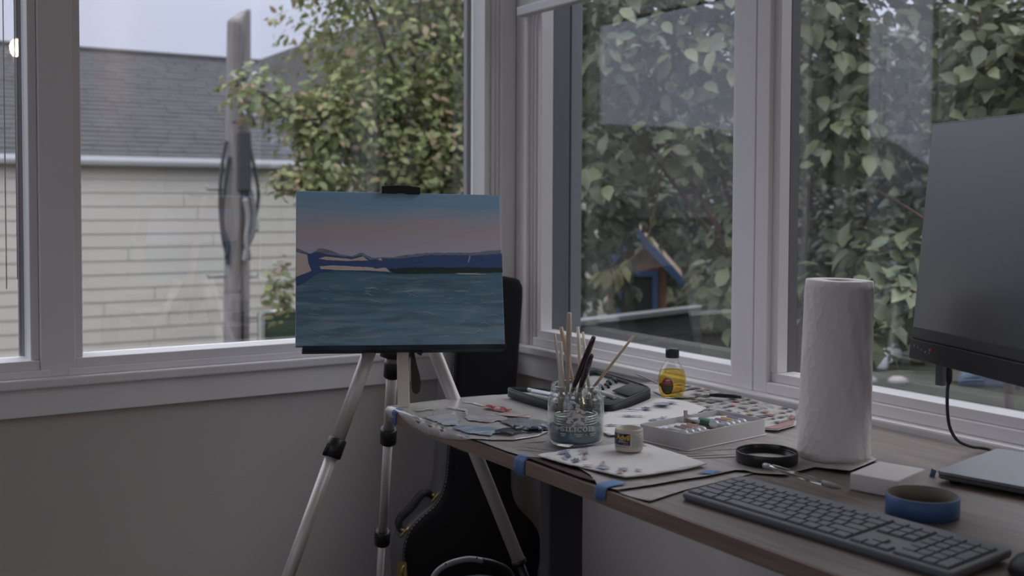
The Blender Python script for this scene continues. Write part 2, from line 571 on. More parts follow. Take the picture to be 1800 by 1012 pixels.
for c in range(ncourse):
    x = -2.5 + (c % 2) * .17
    while x < 9.5:
        w = random.choice((.30, .33, .38))
        cand.append((abs(x - 3.3) * 1.0 + c * .05, x, w - .012, c, random.uniform(0, .005)))
        x += w
cand.sort()
for i, (_, x, w, c, hgt) in enumerate(cand):
    if i < 290:
        mm = hmb(); shingle(mm, x, w, c, hgt); mm.build('shingle', SHINGLE, house)
    else:
        shingle(rest, x, w, c, hgt)
tag(rest.build('shingle_field', SHINGLE, house), kind='stuff')
hmb().tube([(-2.5, 15.5, 3.10), (9.6, 15.5, 3.10)], .05, 6).build('ridge_cap', SHINGLE, house)
V0 = Vector((5.35, 15.5, 3.09)); V1 = V0 + 2.4 * Vector((.32, -.87, -.405)); U = Vector((3.6, 0, 1.5)); D = Vector((0, .0, -.12))
hmb().hexa([V0 + D, V1 + D, V1 + U + D, V0 + U + D], [V0, V1, V1 + U, V0 + U]).build('wing_roof', SHINGLE2, house)

# low neighbours out to the left
nb = thing('low_garage', 'low dark roofed garage left of the cream house', 'garage', (-11, 14, -1.2))
GW = mat('garage_wall', (.25, .25, .24), .8)
MB().box(-1, 6.5, -1, 3, 0, 2.2).build('wall', GW, nb)
MB().prism([(-1.4, 2.1), (1.0, 3.58), (3.4, 2.1)], -1.3, 6.8, 'yzx').build('roof', SHINGLE2, nb)
nb.location = (-13, 13.5, -1.2)

# --- utility pole
POLE = mat('weathered_pole_wood', (.26, .24, .24), .9, var=.55, scale=7, stretch=(8, 8, .5), bump=1.0, bscale=40, col2=(.17, .155, .155))
pole = thing('utility_pole', 'weathered wooden utility pole with split top in front of the cream house', 'utility pole', (3.475, 10.5, -1.2))
def pole_mesh():
    m = MB(); n = 20; vs = []; fs = []; zs = [0, .8, 1.4, 2.0, 2.6, 3.1, 3.5, 3.8, 4.03, 4.06]
    for i, z in enumerate(zs):
        for k in range(n):
            a = 2 * pi * k / n
            r = .123 - .012 * z / 4
            r *= 1 + .05 * noise.noise((cos(a) * 3, sin(a) * 3, z * .4)) + .03 * noise.noise((cos(a) * 9, sin(a) * 9, z))
            zz = z
            if i >= 8:
                zz = z + (.10 if cos(a) > .05 else -.02) + .03 * noise.noise((cos(a) * 5, sin(a) * 5, 5.))
            if i >= 5 and abs(a - 4.55) < .2:
                r *= .8
            vs.append((r * cos(a) + .05 * (z - 2) / 4 + .0, r * sin(a), zz))
    for i in range(len(zs) - 1):
        for k in range(n):
            fs.append((i * n + k, i * n + (k + 1) % n, (i + 1) * n + (k + 1) % n, (i + 1) * n + k))
    fs.append(tuple((len(zs) - 1) * n + k for k in range(n)))
    m.add(vs, fs, 0, True)
    return m
pole_mesh().build('pole', POLE, pole)
CAB = mat('dark_cable_rubber', (.035, .037, .042), .6)
GALV = mat('galvanised_steel', (.30, .31, .33), .5, metal=.6)
MB().box(-.035, .085, -.175, -.10, 2.42, 2.98).build('mesh_guard', mat('dark_guard', (.045, .048, .056), .7, bump=.8, bscale=90), pole, .01)
MB().tube([(.005, -.13, .2), (-.005, -.13, 4.0)], .012, 8).build('conduit', CAB, pole)
for (dx, z, up) in ((-1, 1.595, .05), (1, 1.585, .06), (1, 2.035, .11), (-1, 2.43, .05), (1, 1.185, .035)):
    x0 = .10 * dx; x1 = (.285 if dx < 0 else .20) * dx
    MB().tube([(x0, 0, z), (x1, 0, z), (x1 + .012 * dx, 0, z + up)], .011, 6).build('step_bolt', GALV, pole)
for k, pts in enumerate(([(-.12, -.05, 2.9), (-.17, -.06, 2.6), (-.185, -.06, 2.3), (-.16, -.05, 2.0), (-.13, -.05, 1.85), (-.12, -.08, 1.72)],
            [(-.1, -.08, 2.75), (-.15, -.08, 2.4), (-.165, -.08, 2.1), (-.12, -.1, 1.9), (-.14, -.08, 1.78)],
            [(.10, -.06, 2.9), (.19, -.06, 2.45), (.16, -.08, 2.2), (.12, -.1, 2.1)],
            [(.09, -.1, 2.45), (.13, -.1, 2.2), (.1, -.12, 2.0), (.05, -.13, 1.9), (.02, -.13, 1.75)])):
    MB().tube(smooth_path(pts, 6), .017 if k != 3 else .03, 6).build('cable_loop', CAB if k != 3 else GALV, pole)
MB().tube(smooth_path([(.03, -.14, 2.35), (.06, -.15, 2.15), (.04, -.15, 1.95), (.06, -.14, 1.76)], 6), [.03] * 18 + [.022], 8).build('cable_bundle', GALV, pole)
random.seed(3)
for k in range(12):
    a = Vector((random.uniform(-.05, .16), -.15 + random.uniform(-.05, .03), 3.18 + random.uniform(-.16, .3)))
    b = a + Vector((random.uniform(-.12, .14), random.uniform(-.08, .02), random.uniform(-.14, .14)))
    MB().tube([a, (a + b) / 2 + Vector((0, -.04, .03)), b], random.uniform(.012, .03), 6).build('wire_fitting', random.choice((CAB, GALV, GALV)), pole)

# --- green shed at the bottom of the left window
shed = thing('green_shed', 'dark green shed with pale roof edge right of the utility pole', 'shed', (3.19, 9, -1.2))
GREEN = mat('green_paint', (.06, .105, .065), .6, var=.2, scale=4)
MB().box(0, 1.5, 0, .12, 0, 1.385).build('wall', GREEN, shed)
MB().hexa([(.12, .02, 1.386), (1.55, .02, 1.386), (1.55, .02, 1.45), (.12, .02, 1.388)], [(.12, .16, 1.386), (1.55, .16, 1.386), (1.55, .16, 1.52), (.12, .16, 1.39)]).build('roof', mat('pale_roof', (.42, .41, .41), .6), shed)
MB().box(-.02, .015, -.02, .03, 0, 1.385).build('corner_post', mat('pale_roof', (.5, .5, .5)), shed)

# --- foliage
LEAFV = [(0, 0, 0), (.22, .24, .05), (.22, -.24, .05), (.3, 0, -.01), (.6, .27, .04), (.6, -.27, .04), (.66, 0, -.04), (1, 0, -.15)]
LEAFF = [(0, 3, 1), (0, 2, 3), (3, 6, 4, 1), (3, 2, 5, 6), (6, 7, 4), (6, 5, 7)]
LV = np.array(LEAFV, float)
CAMR = np.array([[*r2], [*u2], [*(-f_)]])
def in_view(P):
    q = (P - np.array(EYE)) @ CAMR.T
    d = -q[:, 2]
    x = 1954 * q[:, 0] / d; y = 82 - 1954 * q[:, 1] / d * 1.0
    return (d > .3) & (abs(x) < 900) & (-1954 * q[:, 1] / d - 82 < 506) & (-1954 * q[:, 1] / d - 82 > -506)
leaf_mesh_cache = {}
def foliage(root, base, blobs, n, size, m, seed, nparts, droop=.35):
    """Leaves scattered through ellipsoid clumps: the largest-looking ones are parts, the rest one stuff part."""
    rng = np.random.default_rng(seed)
    wts = np.array([b[2] * np.prod(b[1]) ** (2 / 3) for b in blobs]); wts /= wts.sum()
    which = rng.choice(len(blobs), n, p=wts)
    C = np.array([b[0] for b in blobs])[which]; Rr = np.array([b[1] for b in blobs])[which]
    d = rng.normal(size=(n, 3)); d /= np.linalg.norm(d, axis=1)[:, None]
    rad = rng.random(n) ** .42
    clump = np.array([noise.noise((*(p * 3.1),)) for p in (C + d * Rr * rad[:, None])])
    P = C + d * Rr * rad[:, None] * (1 + .25 * clump[:, None])
    keep = clump > -.42
    P = P[keep]; d = d[keep]; k = len(P)
    nz = d * .7 + np.array([0, 0, .75]) + rng.normal(size=(k, 3)) * .45
    nz /= np.linalg.norm(nz, axis=1)[:, None]
    ax = rng.normal(size=(k, 3)) + d * .5 - np.array([0, 0, droop])
    ax -= nz * (ax * nz).sum(1)[:, None]; ax /= np.linalg.norm(ax, axis=1)[:, None]
    by = np.cross(nz, ax)
    s = size * rng.uniform(.6, 1.2, k)
    P = P - np.array(base)
    W = P + np.array(base)
    dist = np.linalg.norm(W - np.array(EYE), axis=1)
    big = np.where(in_view(W), s / dist, 0)
    order = np.argsort(-big)
    parts = order[:nparts]; rest = order[nparts:]
    key = m.name
    if key not in leaf_mesh_cache:
        mb = MB(); mb.add(LEAFV, LEAFF, 0, True); leaf_mesh_cache[key] = mb.mesh('leaf', m)
    me = leaf_mesh_cache[key]
    for i in parts:
        o = bpy.data.objects.new('leaf', me)
        COL.objects.link(o); o.parent = root
        o.matrix_local = Matrix(((ax[i][0] * s[i], by[i][0] * s[i], nz[i][0] * s[i], P[i][0]), (ax[i][1] * s[i], by[i][1] * s[i], nz[i][1] * s[i], P[i][1]), (ax[i][2] * s[i], by[i][2] * s[i], nz[i][2] * s[i], P[i][2]), (0, 0, 0, 1)))
    A = ax[rest][:, None, :] * LV[None, :, 0:1] + by[rest][:, None, :] * LV[None, :, 1:2] + nz[rest][:, None, :] * LV[None, :, 2:3]
    V = (A * s[rest][:, None, None] + P[rest][:, None, :]).reshape(-1, 3)
    F = []
    for j in range(len(rest)):
        o = j * 8
        F += [tuple(q + o for q in f) for f in LEAFF]
    mesh = bpy.data.meshes.new('leaves')
    mesh.from_pydata(V.tolist(), [], F)
    mesh.materials.append(m)
    mesh.polygons.foreach_set('use_smooth', [True] * len(mesh.polygons))
    o = bpy.data.objects.new('foliage', mesh); COL.objects.link(o); o.parent = root
    o['kind'] = 'stuff'
BARK = mat('grey_brown_bark', (.10, .08, .07), .9, var=.4, scale=10, bump=.6, bscale=60)
TWIG = mat('reddish_twig', (.13, .075, .06), .8)
def branches(root, base, fork, ends, r0, m=BARK):
    b = Vector(base); fk = Vector(fork) - b
    MB().tube(smooth_path([(0, 0, 0), fk * .5 + Vector((.05, .03, 0)), fk], 6), [r0 * (1 - .3 * i / 12) for i in range(13)], 10).build('trunk', BARK, root)
    rnd = random.Random(int(r0 * 1e4) + len(ends))
    for e in ends:
        e = Vector(e) - b
        mid = fk.lerp(e, .5) + Vector((rnd.uniform(-.1, .1), rnd.uniform(-.1, .1), .08))
        n = 13
        MB().tube(smooth_path([fk * .97, mid, e], 6), [r0 * .55 * (1 - .85 * i / n) for i in range(n)], 7).build('branch', m, root)

G1 = leaf_mat('linden_leaves', [(.15, .185, .07), (.21, .25, .09), (.28, .31, .12), (.17, .21, .09), (.20, .24, .10), (.31, .33, .13), (.33, .22, .15), (.20, .24, .10)])
G2 = leaf_mat('dogwood_leaves', [(.085, .11, .065), (.13, .155, .085), (.18, .205, .11), (.105, .135, .08), (.23, .25, .145)])
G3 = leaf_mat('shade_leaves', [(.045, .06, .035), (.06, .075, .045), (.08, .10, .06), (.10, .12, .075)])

b0 = (4.6, 8.4, -1.2)
tree = thing('leafy_tree', 'leafy green tree behind the easel with a few reddish leaves, beside the utility pole', 'tree', b0)
branches(tree, b0, (4.55, 8.4, .8), [(4.2, 8.2, 2.6), (4.9, 8.5, 3.1), (3.6, 8.0, 2.9), (3.3, 8.0, 1.75), (2.75, 8.0, 1.98), (5.3, 8.5, 2.3), (3.7, 7.9, 1.35), (4.4, 7.9, 1.5), (3.0, 8.0, .5)], .075)
foliage(tree, b0, [((4.55, 8.4, 2.75), (1.35, .9, 1.5), 1.), ((4.55, 8.2, 1.45), (1.1, .7, .7), 1.3), ((3.75, 8.1, 1.75), (.7, .4, .5), 1.2), ((2.9, 8.0, 1.92), (.42, .25, .22), .5), ((3.25, 8.0, 1.65), (.4, .3, .3), .8),
                   ((3.10, 7.9, 1.28), (.30, .22, .13), .8), ((3.35, 7.9, 1.35), (.3, .25, .2), .7), ((3.5, 8.1, 3.0), (.35, .3, .4), .35), ((2.97, 8.0, .45), (.11, .1, .26), .9), ((3.2, 8.1, 2.78), (.14, .14, .14), .35), ((3.42, 7.9, 1.08), (.3, .2, .14), .5)], 21000, .080, G1, 5, 280)

b1 = (3.97, 3.87, -1.2)
sh1 = thing('garden_shrub', 'tall light green shrub close outside the window beside the wall corner', 'shrub', b1)
branches(sh1, b1, (3.97, 3.87, .5), [(3.1, 4.2, 1.9), (3.6, 4.1, 2.0), (3.75, 3.95, 1.5), (3.3, 4.2, 1.5), (3.45, 4.0, 2.5), (3.7, 3.9, .9)], .03, TWIG)
foliage(sh1, b1, [((3.15, 4.25, 1.95), (.62, .4, .45), 1.), ((3.65, 4.0, 1.95), (.5, .4, .5), 1.), ((3.0, 4.2, 1.32), (.28, .25, .22), .7), ((3.5, 4.0, 1.40), (.5, .3, .18), .9), ((3.8, 3.95, .98), (.16, .16, .3), 1.), ((3.8, 3.95, .70), (.24, .2, .22), .8), ((3.5, 4.2, 2.4), (.8, .4, .4), .8)], 2900, .105, G2, 11, 240)
b2 = (4.72, 3.1, -1.2)
sh2 = thing('garden_shrub', 'broad shrub outside the window behind the white paper roll', 'shrub', b2)
branches(sh2, b2, (4.70, 3.12, .5), [(4.2, 3.6, 1.9), (4.6, 3.1, 1.9), (4.1, 3.4, 1.2), (4.5, 3.2, 2.5), (4.1, 3.2, .85), (4.9, 3.0, 1.7), (3.5, 2.85, .78)], .03, TWIG)
foliage(sh2, b2, [((4.15, 3.7, 1.95), (.5, .4, .6), 1.), ((4.65, 3.1, 1.75), (.5, .4, .5), 1.1), ((4.0, 3.5, 1.42), (.3, .25, .2), .8), ((4.1, 3.3, .92), (.3, .3, .13), .75), ((4.0, 3.55, .68), (.2, .2, .2), .6), ((4.45, 3.0, .75), (.35, .3, .2), .5), ((3.48, 2.78, .77), (.17, .14, .12), 1.3), ((3.60, 3.0, .60), (.15, .12, .10), 1.0), ((5.0, 2.9, 1.9), (.4, .4, .5), .9), ((4.5, 3.4, 2.5), (.7, .5, .4), .8)], 3300, .105, G2, 12, 240)
b3 = (9.8, 8.5, -.42)
hd1 = thing('dark_hedge', 'dense dark green hedge behind the fence and small playhouse', 'hedge', b3)
branches(hd1, b3, (9.8, 8.5, .9), [(8.6, 9.9, 1.8), (9.8, 8.5, 2.2), (10.4, 7.3, 1.8), (11, 6.1, 1.8)], .06)
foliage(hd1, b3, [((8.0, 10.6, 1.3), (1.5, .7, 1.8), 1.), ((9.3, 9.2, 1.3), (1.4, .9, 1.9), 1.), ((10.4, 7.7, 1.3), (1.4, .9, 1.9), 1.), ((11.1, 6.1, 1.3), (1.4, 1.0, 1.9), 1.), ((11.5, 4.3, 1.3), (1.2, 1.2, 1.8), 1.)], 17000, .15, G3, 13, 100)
b4 = (5.2, 4.9, -.42)
hd2 = thing('dark_bush', 'shaded mid green bush between the shrubs and the hedge', 'bush', b4)
branches(hd2, b4, (5.2, 4.9, .5), [(4.7, 5.3, 1.7), (5.3, 4.8, 1.8), (5.9, 4.3, 1.7), (5.0, 4.9, .6)], .04)
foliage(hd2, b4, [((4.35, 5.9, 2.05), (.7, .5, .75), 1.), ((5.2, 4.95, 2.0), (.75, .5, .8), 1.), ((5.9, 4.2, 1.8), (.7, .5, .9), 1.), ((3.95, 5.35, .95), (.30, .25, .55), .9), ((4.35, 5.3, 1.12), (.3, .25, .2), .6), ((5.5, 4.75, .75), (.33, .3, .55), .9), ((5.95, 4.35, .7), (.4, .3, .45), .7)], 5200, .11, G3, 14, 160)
for k, (x, y, lab) in enumerate(((13.2, 17.0, 'dark round tree farthest left behind the garden hedge'), (17.0, 12.6, 'dark round tree in the middle behind the garden hedge'), (19.8, 7.2, 'dark round tree behind the hedge, behind the monitor'), (16.8, -.6, 'unseen dark tree out to the right beyond the last window'), (12, -8, 'unseen dark tree far out to the right of the house'), (6.2, -6.2, 'dark tree out of view, nearest on the right of the house'), (4.2, -13, 'unseen dark tree far behind the right side of the house'), (11, -1.4, 'dark tree out of view between two others on the right'))):
    bb = (x, y, -1.2)
    bt = thing('garden_tree', lab, 'tree', bb)  # those on the right are unseen, added to keep bright sky out of reflections
    branches(bt, bb, (x, y, .8), [(x - .9, y + .9, 2.6), (x + .9, y - .9, 2.6), (x, y, 3.2)], .14)
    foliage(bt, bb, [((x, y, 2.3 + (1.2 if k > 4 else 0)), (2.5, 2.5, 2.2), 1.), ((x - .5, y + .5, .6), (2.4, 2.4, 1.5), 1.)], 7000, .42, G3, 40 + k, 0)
# one sprig that hangs in front of the playhouse
b5 = (3.35, 4.05, 1.45)
sp = thing('hanging_sprig', 'thin reddish twig with pale leaves hanging in front of the playhouse', 'twig', b5)
SPP = smooth_path([(0.02, -.05, 0), (-.0, -.0, -.3), (-.04, .03, -.5), (-.10, .10, -.60), (-.19, .17, -.645)], 6)
MB().tube(SPP, [.006 * (1 - .6 * i / len(SPP)) for i in range(len(SPP))], 6).build('twig', TWIG, sp)
lfm = leaf_mesh_cache[G2.name].copy(); lfm.materials.clear(); lfm.materials.append(leaf_mat('pale_leaves', [(.22, .26, .11), (.28, .30, .14), (.25, .22, .13)]))
for (i, s, yw, dr) in ((23, .10, 2.2, 55), (22, .11, 1.2, 62), (21, .12, -.4, 75), (20, .125, .5, 70), (19, .09, -.9, 60), (17, .08, 2.6, 40), (24, .09, 2.8, 35), (8, .07, 1, 50), (4, .075, 2.5, 45), (11, .06, -.5, 55), (13, .06, 2, 40)):
    o = bpy.data.objects.new('leaf', lfm); COL.objects.link(o); o.parent = sp
    o.location = SPP[i]; o.scale = (s, s, s)
    o.rotation_euler = (radians(35), radians(dr), yw)

# --- playhouse, fence and yard things
ph = thing('playhouse', 'small brown wooden playhouse with blue roof trim and blue doorframe', 'playhouse', (5.62, 7.03, -.42), (0, 0, -.70))
WOODP = mat('playhouse_wood', (.16, .085, .05), .8, var=.4, scale=5, stretch=(8, 8, 1))
BLUE = mat('blue_trim_paint', (.032, .062, .14), .6)
MB().prism([(-.235, 0), (.235, 0), (.235, 1.02), (0, 1.28), (-.235, 1.02)], 0, .7, 'xzy').build('body', WOODP, ph)
for s in (-1, 1):
    MB().hexa([(0, -.08, 1.36), (s * .36, -.08, .96), (s * .36, -.08, .93), (0, -.08, 1.32)], [(0, .8, 1.36), (s * .36, .8, .96), (s * .36, .8, .93), (0, .8, 1.32)]).build('roof_panel', mat('roof_board', (.17, .125, .09), .8), ph)
    MB().hexa([(0, -.10, 1.35), (s * .365, -.10, .95), (s * .365, -.10, .875), (0, -.10, 1.25)], [(0, -.08, 1.35), (s * .365, -.08, .95), (s * .365, -.08, .875), (0, -.08, 1.25)]).build('barge_board', BLUE, ph)
for x0, x1, z0, z1 in ((-.17, -.125, .2, 1.0), (.125, .17, .2, 1.0), (-.125, .125, .955, 1.0)):
    MB().box(x0, x1, -.02, 0, z0, z1).build('door_frame', BLUE, ph)
MB().box(-.125, .125, -.006, .0, .2, .955).build('doorway_shade_panel', mat('doorway_shade', (.015, .017, .015), .9), ph)  # dark sheet on the solid body paints the shade inside the doorway

fn = thing('garden_fence', 'grey weathered board fence with pale top rail in front of the playhouse', 'fence', (3.35, 4.84, -.42), (0, 0, math.atan2(.242, .98)))
FW = mat('grey_fence_wood', (.13, .13, .125), .85, var=.3, scale=4, stretch=(1, 6, 6))
MB().box(0, 1.32, -.05, .05, .895, .92).build('top_rail', mat('pale_rail', (.24, .24, .25), .8), fn)
for k in range(6):
    MB().box(0, 1.3, -.01, .012, .895 - (k + 1) * .145 + .012, .895 - k * .145 - .002).build('board', FW, fn)
for x in (.02, .65, 1.27):
    MB().box(x, x + .05, .012, .06, 0, .895).build('post', FW, fn)

YB = -.42
random.seed(5)
STONE = mat('pale_stone', (.28, .26, .25), .85, var=.3, scale=9)
STG = thing
def stone(x, y, r, label):
    m = MB(); m.ball((0, 0, r * .35), (r * 1.3, r, r * .6), 10)
    m.v = [(a * (1 + .25 * noise.noise((a * 9 + x, b * 9, c * 9))), b * (1 + .25 * noise.noise((a * 9, b * 9 + y, c * 9))), c) for a, b, c in m.v]
    o = m.build('garden_stone', STONE); o.location = (x, y, YB)
    return tag(o, label, 'stone', 'pale stones on the ground outside')
stone(7.62, 6.40, .085, 'wide pale stone on the ground outside, right of the paper roll')
stone(7.86, 6.26, .075, 'pale arched stone just right of the widest stone outside')
stone(7.2, 5.62, .035, 'small pale stone low behind the window sill, below the arched stone')
stone(7.25, 5.33, .02, 'tiny pale stone outside, left of the hanging black cable')
stone(7.22, 5.10, .025, 'tiny pale stone outside, right of the hanging black cable')
bk = thing('garden_bucket', 'grey round bucket on the ground outside, left of the ochre pot', 'bucket', (8.80, 7.05, YB))
MB().lathe([(0, 0), (.05, 0), (.065, .06), (.062, .13), (.05, .145), (.045, .14), (.055, .06), (0, .02)], 16).build('body', mat('bucket_grey', (.11, .115, .11), .5), bk)
MB().tube([(-.06, 0, .12), (-.03, 0, .19), (.03, 0, .19), (.06, 0, .12)], .006, 6).build('bail_handle', GALV, bk)
pt = MB().lathe([(0, 0), (.06, 0), (.085, .16), (.09, .16), (.09, .18), (.075, .18), (.055, .03), (0, .03)], 18).build('flower_pot', mat('ochre_clay', (.16, .10, .025), .8, var=.4, scale=12))
pt.location = (8.95, 6.90, YB); tag(pt, 'ochre clay flower pot on the ground beside the grey bucket', 'pot')
wc = thing('white_jug', 'white plastic jug hanging pale among leaves beside the paper roll', 'jug', (8.4, 6.87, YB))
MB().lathe([(0, 0), (.045, 0), (.05, .03), (.05, .15), (.02, .20), (.018, .23), (0, .23)], 14).build('body', mat('white_plastic_outdoor', (.5, .52, .56), .4), wc)
MB().tube([(.03, -.03, .2), (.075, -.05, .18), (.075, -.05, .08), (.045, -.02, .06)], .008, 6).build('handle', MATS['white_plastic_outdoor'], wc)
tp = MB().prism([(-.25, 0), (.25, 0), (.22, .12), (.1, .2), (-.08, .16), (-.22, .10)], 0, .25, 'xzy').build('blue_tarp', mat('blue_tarp', (.03, .06, .11), .6), None, .03)
tp.location = (8.35, 5.72, YB); tp.rotation_euler = (0, 0, -.9); tag(tp, 'dark blue folded tarp on the ground below the monitor', 'tarp')

# ================================================================== ROOM LIGHT
ch = thing('chandelier', 'chandelier with warm candle bulbs hanging in the room', 'lamp', (1.05, -2.07, 1.96))
BR = mat('bronze', (.12, .08, .05), .4, metal=.8)
MB().tube([(0, 0, .10), (0, 0, .89)], .008, 8).build('rod', BR, ch)
MB().ball((0, 0, .08), (.03, .03, .05), 12).build('hub', BR, ch)
for k in range(5):
    a = 2 * pi * k / 5 + .3
    c, s = cos(a), sin(a)
    ar = MB().tube(smooth_path([(.02 * c, .02 * s, .08), (.08 * c, .08 * s, .02), (.15 * c, .15 * s, .01), (.17 * c, .17 * s, .05)], 5), .005, 6).build('arm', BR, ch)
    bo = MB().ball((.17 * c, .17 * s, .085), (.033, .033, .052), 14).build('bulb', emit('warm_bulb', (1, .80, .58), BULB), ar)

# ================================================================== BLIND
bl = thing('window_blind', 'white roller blind raised to the top of the window by the corner', 'blind')
BW = mat('blind_fabric', (.72, .71, .71), .8)
_t = BW.node_tree; _tl = _t.nodes.new('ShaderNodeBsdfTranslucent'); _tl.inputs[0].default_value = (.75, .74, .73, 1)
_mx = _t.nodes.new('ShaderNodeMixShader'); _mx.inputs[0].default_value = .5
_t.links.new(_t.nodes['Principled BSDF'].outputs[0], _mx.inputs[1]); _t.links.new(_tl.outputs[0], _mx.inputs[2]); _t.links.new(_mx.outputs[0], _t.nodes['Material Output'].inputs[0])
MB().box(1.622, 1.630, 1.76, 2.540, 1.66, 2.58).build('fabric', BW, bl)
MB().box(1.612, 1.640, 1.755, 2.543, 1.638, 1.664).build('bottom_bar', mat('white_plastic', (.68, .67, .67), .4), bl, .004)
for k, x in enumerate((.352, .374)):
    o = MB().tube([(x, 2.598, .95 + .02 * k), (x, 2.598, 2.5)], .0012, 6).build('blind_cord', mat('white_cord', (.7, .7, .72), .7))
    tag(o, ('left' if k == 0 else 'right') + ' of two thin white cords hanging in front of the left pane', 'cord', 'blind cords by the left pane')

# ================================================================== DESK
DESKW = mat('brown_laminate', (.20, .148, .128), .42, var=.45, scale=7, stretch=(9, .8, 1), col2=(.115, .088, .08), bump=.1, bscale=60)
EDGEW = mat('brown_edge_band', (.27, .20, .165), .5, var=.3, scale=30, stretch=(1, .3, 4))
desk = thing('desk', 'brown wood laminate desk along the right wall with dark steel legs', 'desk', (1.28, .85, 0))
Dm = Matrix.Translation((-1.28, -.85, 0))
def dmb():
    m = MB(); m.T = Dm; return m
dmb().box(.939, 1.620, -.45, 1.932, .7165, .740).build('desk_top', DESKW, desk, .0015)
dmb().box(.936, .939, -.45, 1.935, .717, .7395).build('edge_band', EDGEW, desk, .0006)
STEEL = mat('dark_powder_coat', (.045, .048, .05), .5)
for y in (1.750, -.30):
    dmb().box(1.19, 1.27, y, y + .036, .0, .7165).build('leg', STEEL, desk, .004)
    dmb().box(1.0, 1.58, y - .015, y + .05, .012, .05).build('foot', STEEL, desk, .006)
    dmb().box(1.0, 1.58, y - .01, y + .046, .685, .7165).build('bracket', STEEL, desk, .003)
dmb().box(1.30, 1.34, -.264, 1.75, .69, .7165).build('cross_rail', STEEL, desk, .003)

# ------------------------------------------------------------------ coverings on the desk
ZD = .740
GREYP = mat('wood_print_drop_sheet', (.40, .365, .345), .42, var=.5, scale=5, stretch=(16, 2.2, 1), col2=(.30, .265, .25), bump=.25, bscale=25)
MAROON = mat('maroon_backing', (.05, .014, .016), .7)
def two_sided(o, back):
    o.data.materials.append(back)
    md = o.modifiers['thickness']; md.material_offset = 1; md.material_offset_rim = 1
    return o
ds_poly = [(.938, 1.928), (.938, 1.70), (.938, 1.50), (.944, 1.455), (.962, 1.41), (.966, 1.36), (.955, 1.30), (.939, 1.262), (.941, 1.215), (.964, 1.214), (1.001, 1.211), (1.05, 1.212), (1.096, 1.208), (1.16, 1.214), (1.204, 1.158), (1.279, 1.168), (1.296, 1.115), (1.40, 1.15), (1.418, 1.19), (1.556, 1.301), (1.600, 1.516), (1.606, 1.80), (1.55, 1.90), (1.25, 1.93)]
ds2_poly = [(.950, 1.24), (.940, 1.205), (.943, 1.168), (.946, 1.152), (.981, 1.161), (1.021, 1.172), (1.10, 1.185), (1.184, 1.194), (1.16, 1.235), (1.1, 1.24), (1.001, 1.24)]
o = sheet('drop_sheet', ds2_poly, ZD + .0003, GREYP, lift=lambda x, y: .0015 * max(0, 1 - abs(y - 1.16) / .02), seed=4)
tag(two_sided(o, MAROON), 'torn grey wood print scrap under the larger sheet by the keyboard', 'sheet')
def ds_lift(x, y):
    l = .0012
    if x < .985 and 1.27 < y < 1.455:          # hem lifted at the front edge
        l += .008 * max(0, 1 - (x - .945) / .04) * sin(pi * (y - 1.27) / .185)
    if y < 1.235 and x < 1.17:
        l += .0025 * max(0, 1 - (y - 1.208) / .025)
    if y < 1.20 and x > 1.17:
        l += .003 * max(0, 1 - (y - 1.13) / .05)
    return l
o = sheet('drop_sheet', ds_poly, ZD + .0008, GREYP, lift=ds_lift, amp=.0004, seed=1)
tag(two_sided(o, MAROON), 'large grey wood print plastic sheet with maroon underside covering the desk end', 'sheet')
fl = sheet('folded_hem', [(.939, 1.450), (.950, 1.442), (.963, 1.41), (.967, 1.36), (.957, 1.30), (.942, 1.268), (.9385, 1.30), (.9385, 1.38)], ZD + .0030, MAROON, amp=.0008, seed=41, thick=.0004)
fl.parent = o
# fold ridges pressed into the big sheet
rg = []
for (x0, y0, x1, y1) in ((1.10, 1.335, 1.24, 1.30), (1.12, 1.315, 1.26, 1.275), (1.21, 1.345, 1.33, 1.29), (1.15, 1.36, 1.20, 1.32), (.97, 1.52, 1.01, 1.46), (.955, 1.50, 1.0, 1.445), (.99, 1.535, 1.04, 1.53)):
    rg.append(((x0, y0), (x1, y1)))
rm = MB()
for (a, b) in rg:
    pts = [(a[0] + (b[0] - a[0]) * t, a[1] + (b[1] - a[1]) * t + .004 * sin(5 * t + a[0] * 40), 0) for t in np.linspace(0, 1, 9)]
    rm.tube([(x - 1.25, y - 1.5, .0) for x, y, z in pts], [.0004 + .0018 * sin(pi * t) for t in np.linspace(0, 1, 9)], 6)
r_o = rm.build('creases', GREYP, o); r_o.location = (1.25, 1.5, ZD + .0026); tag(r_o, kind='stuff')

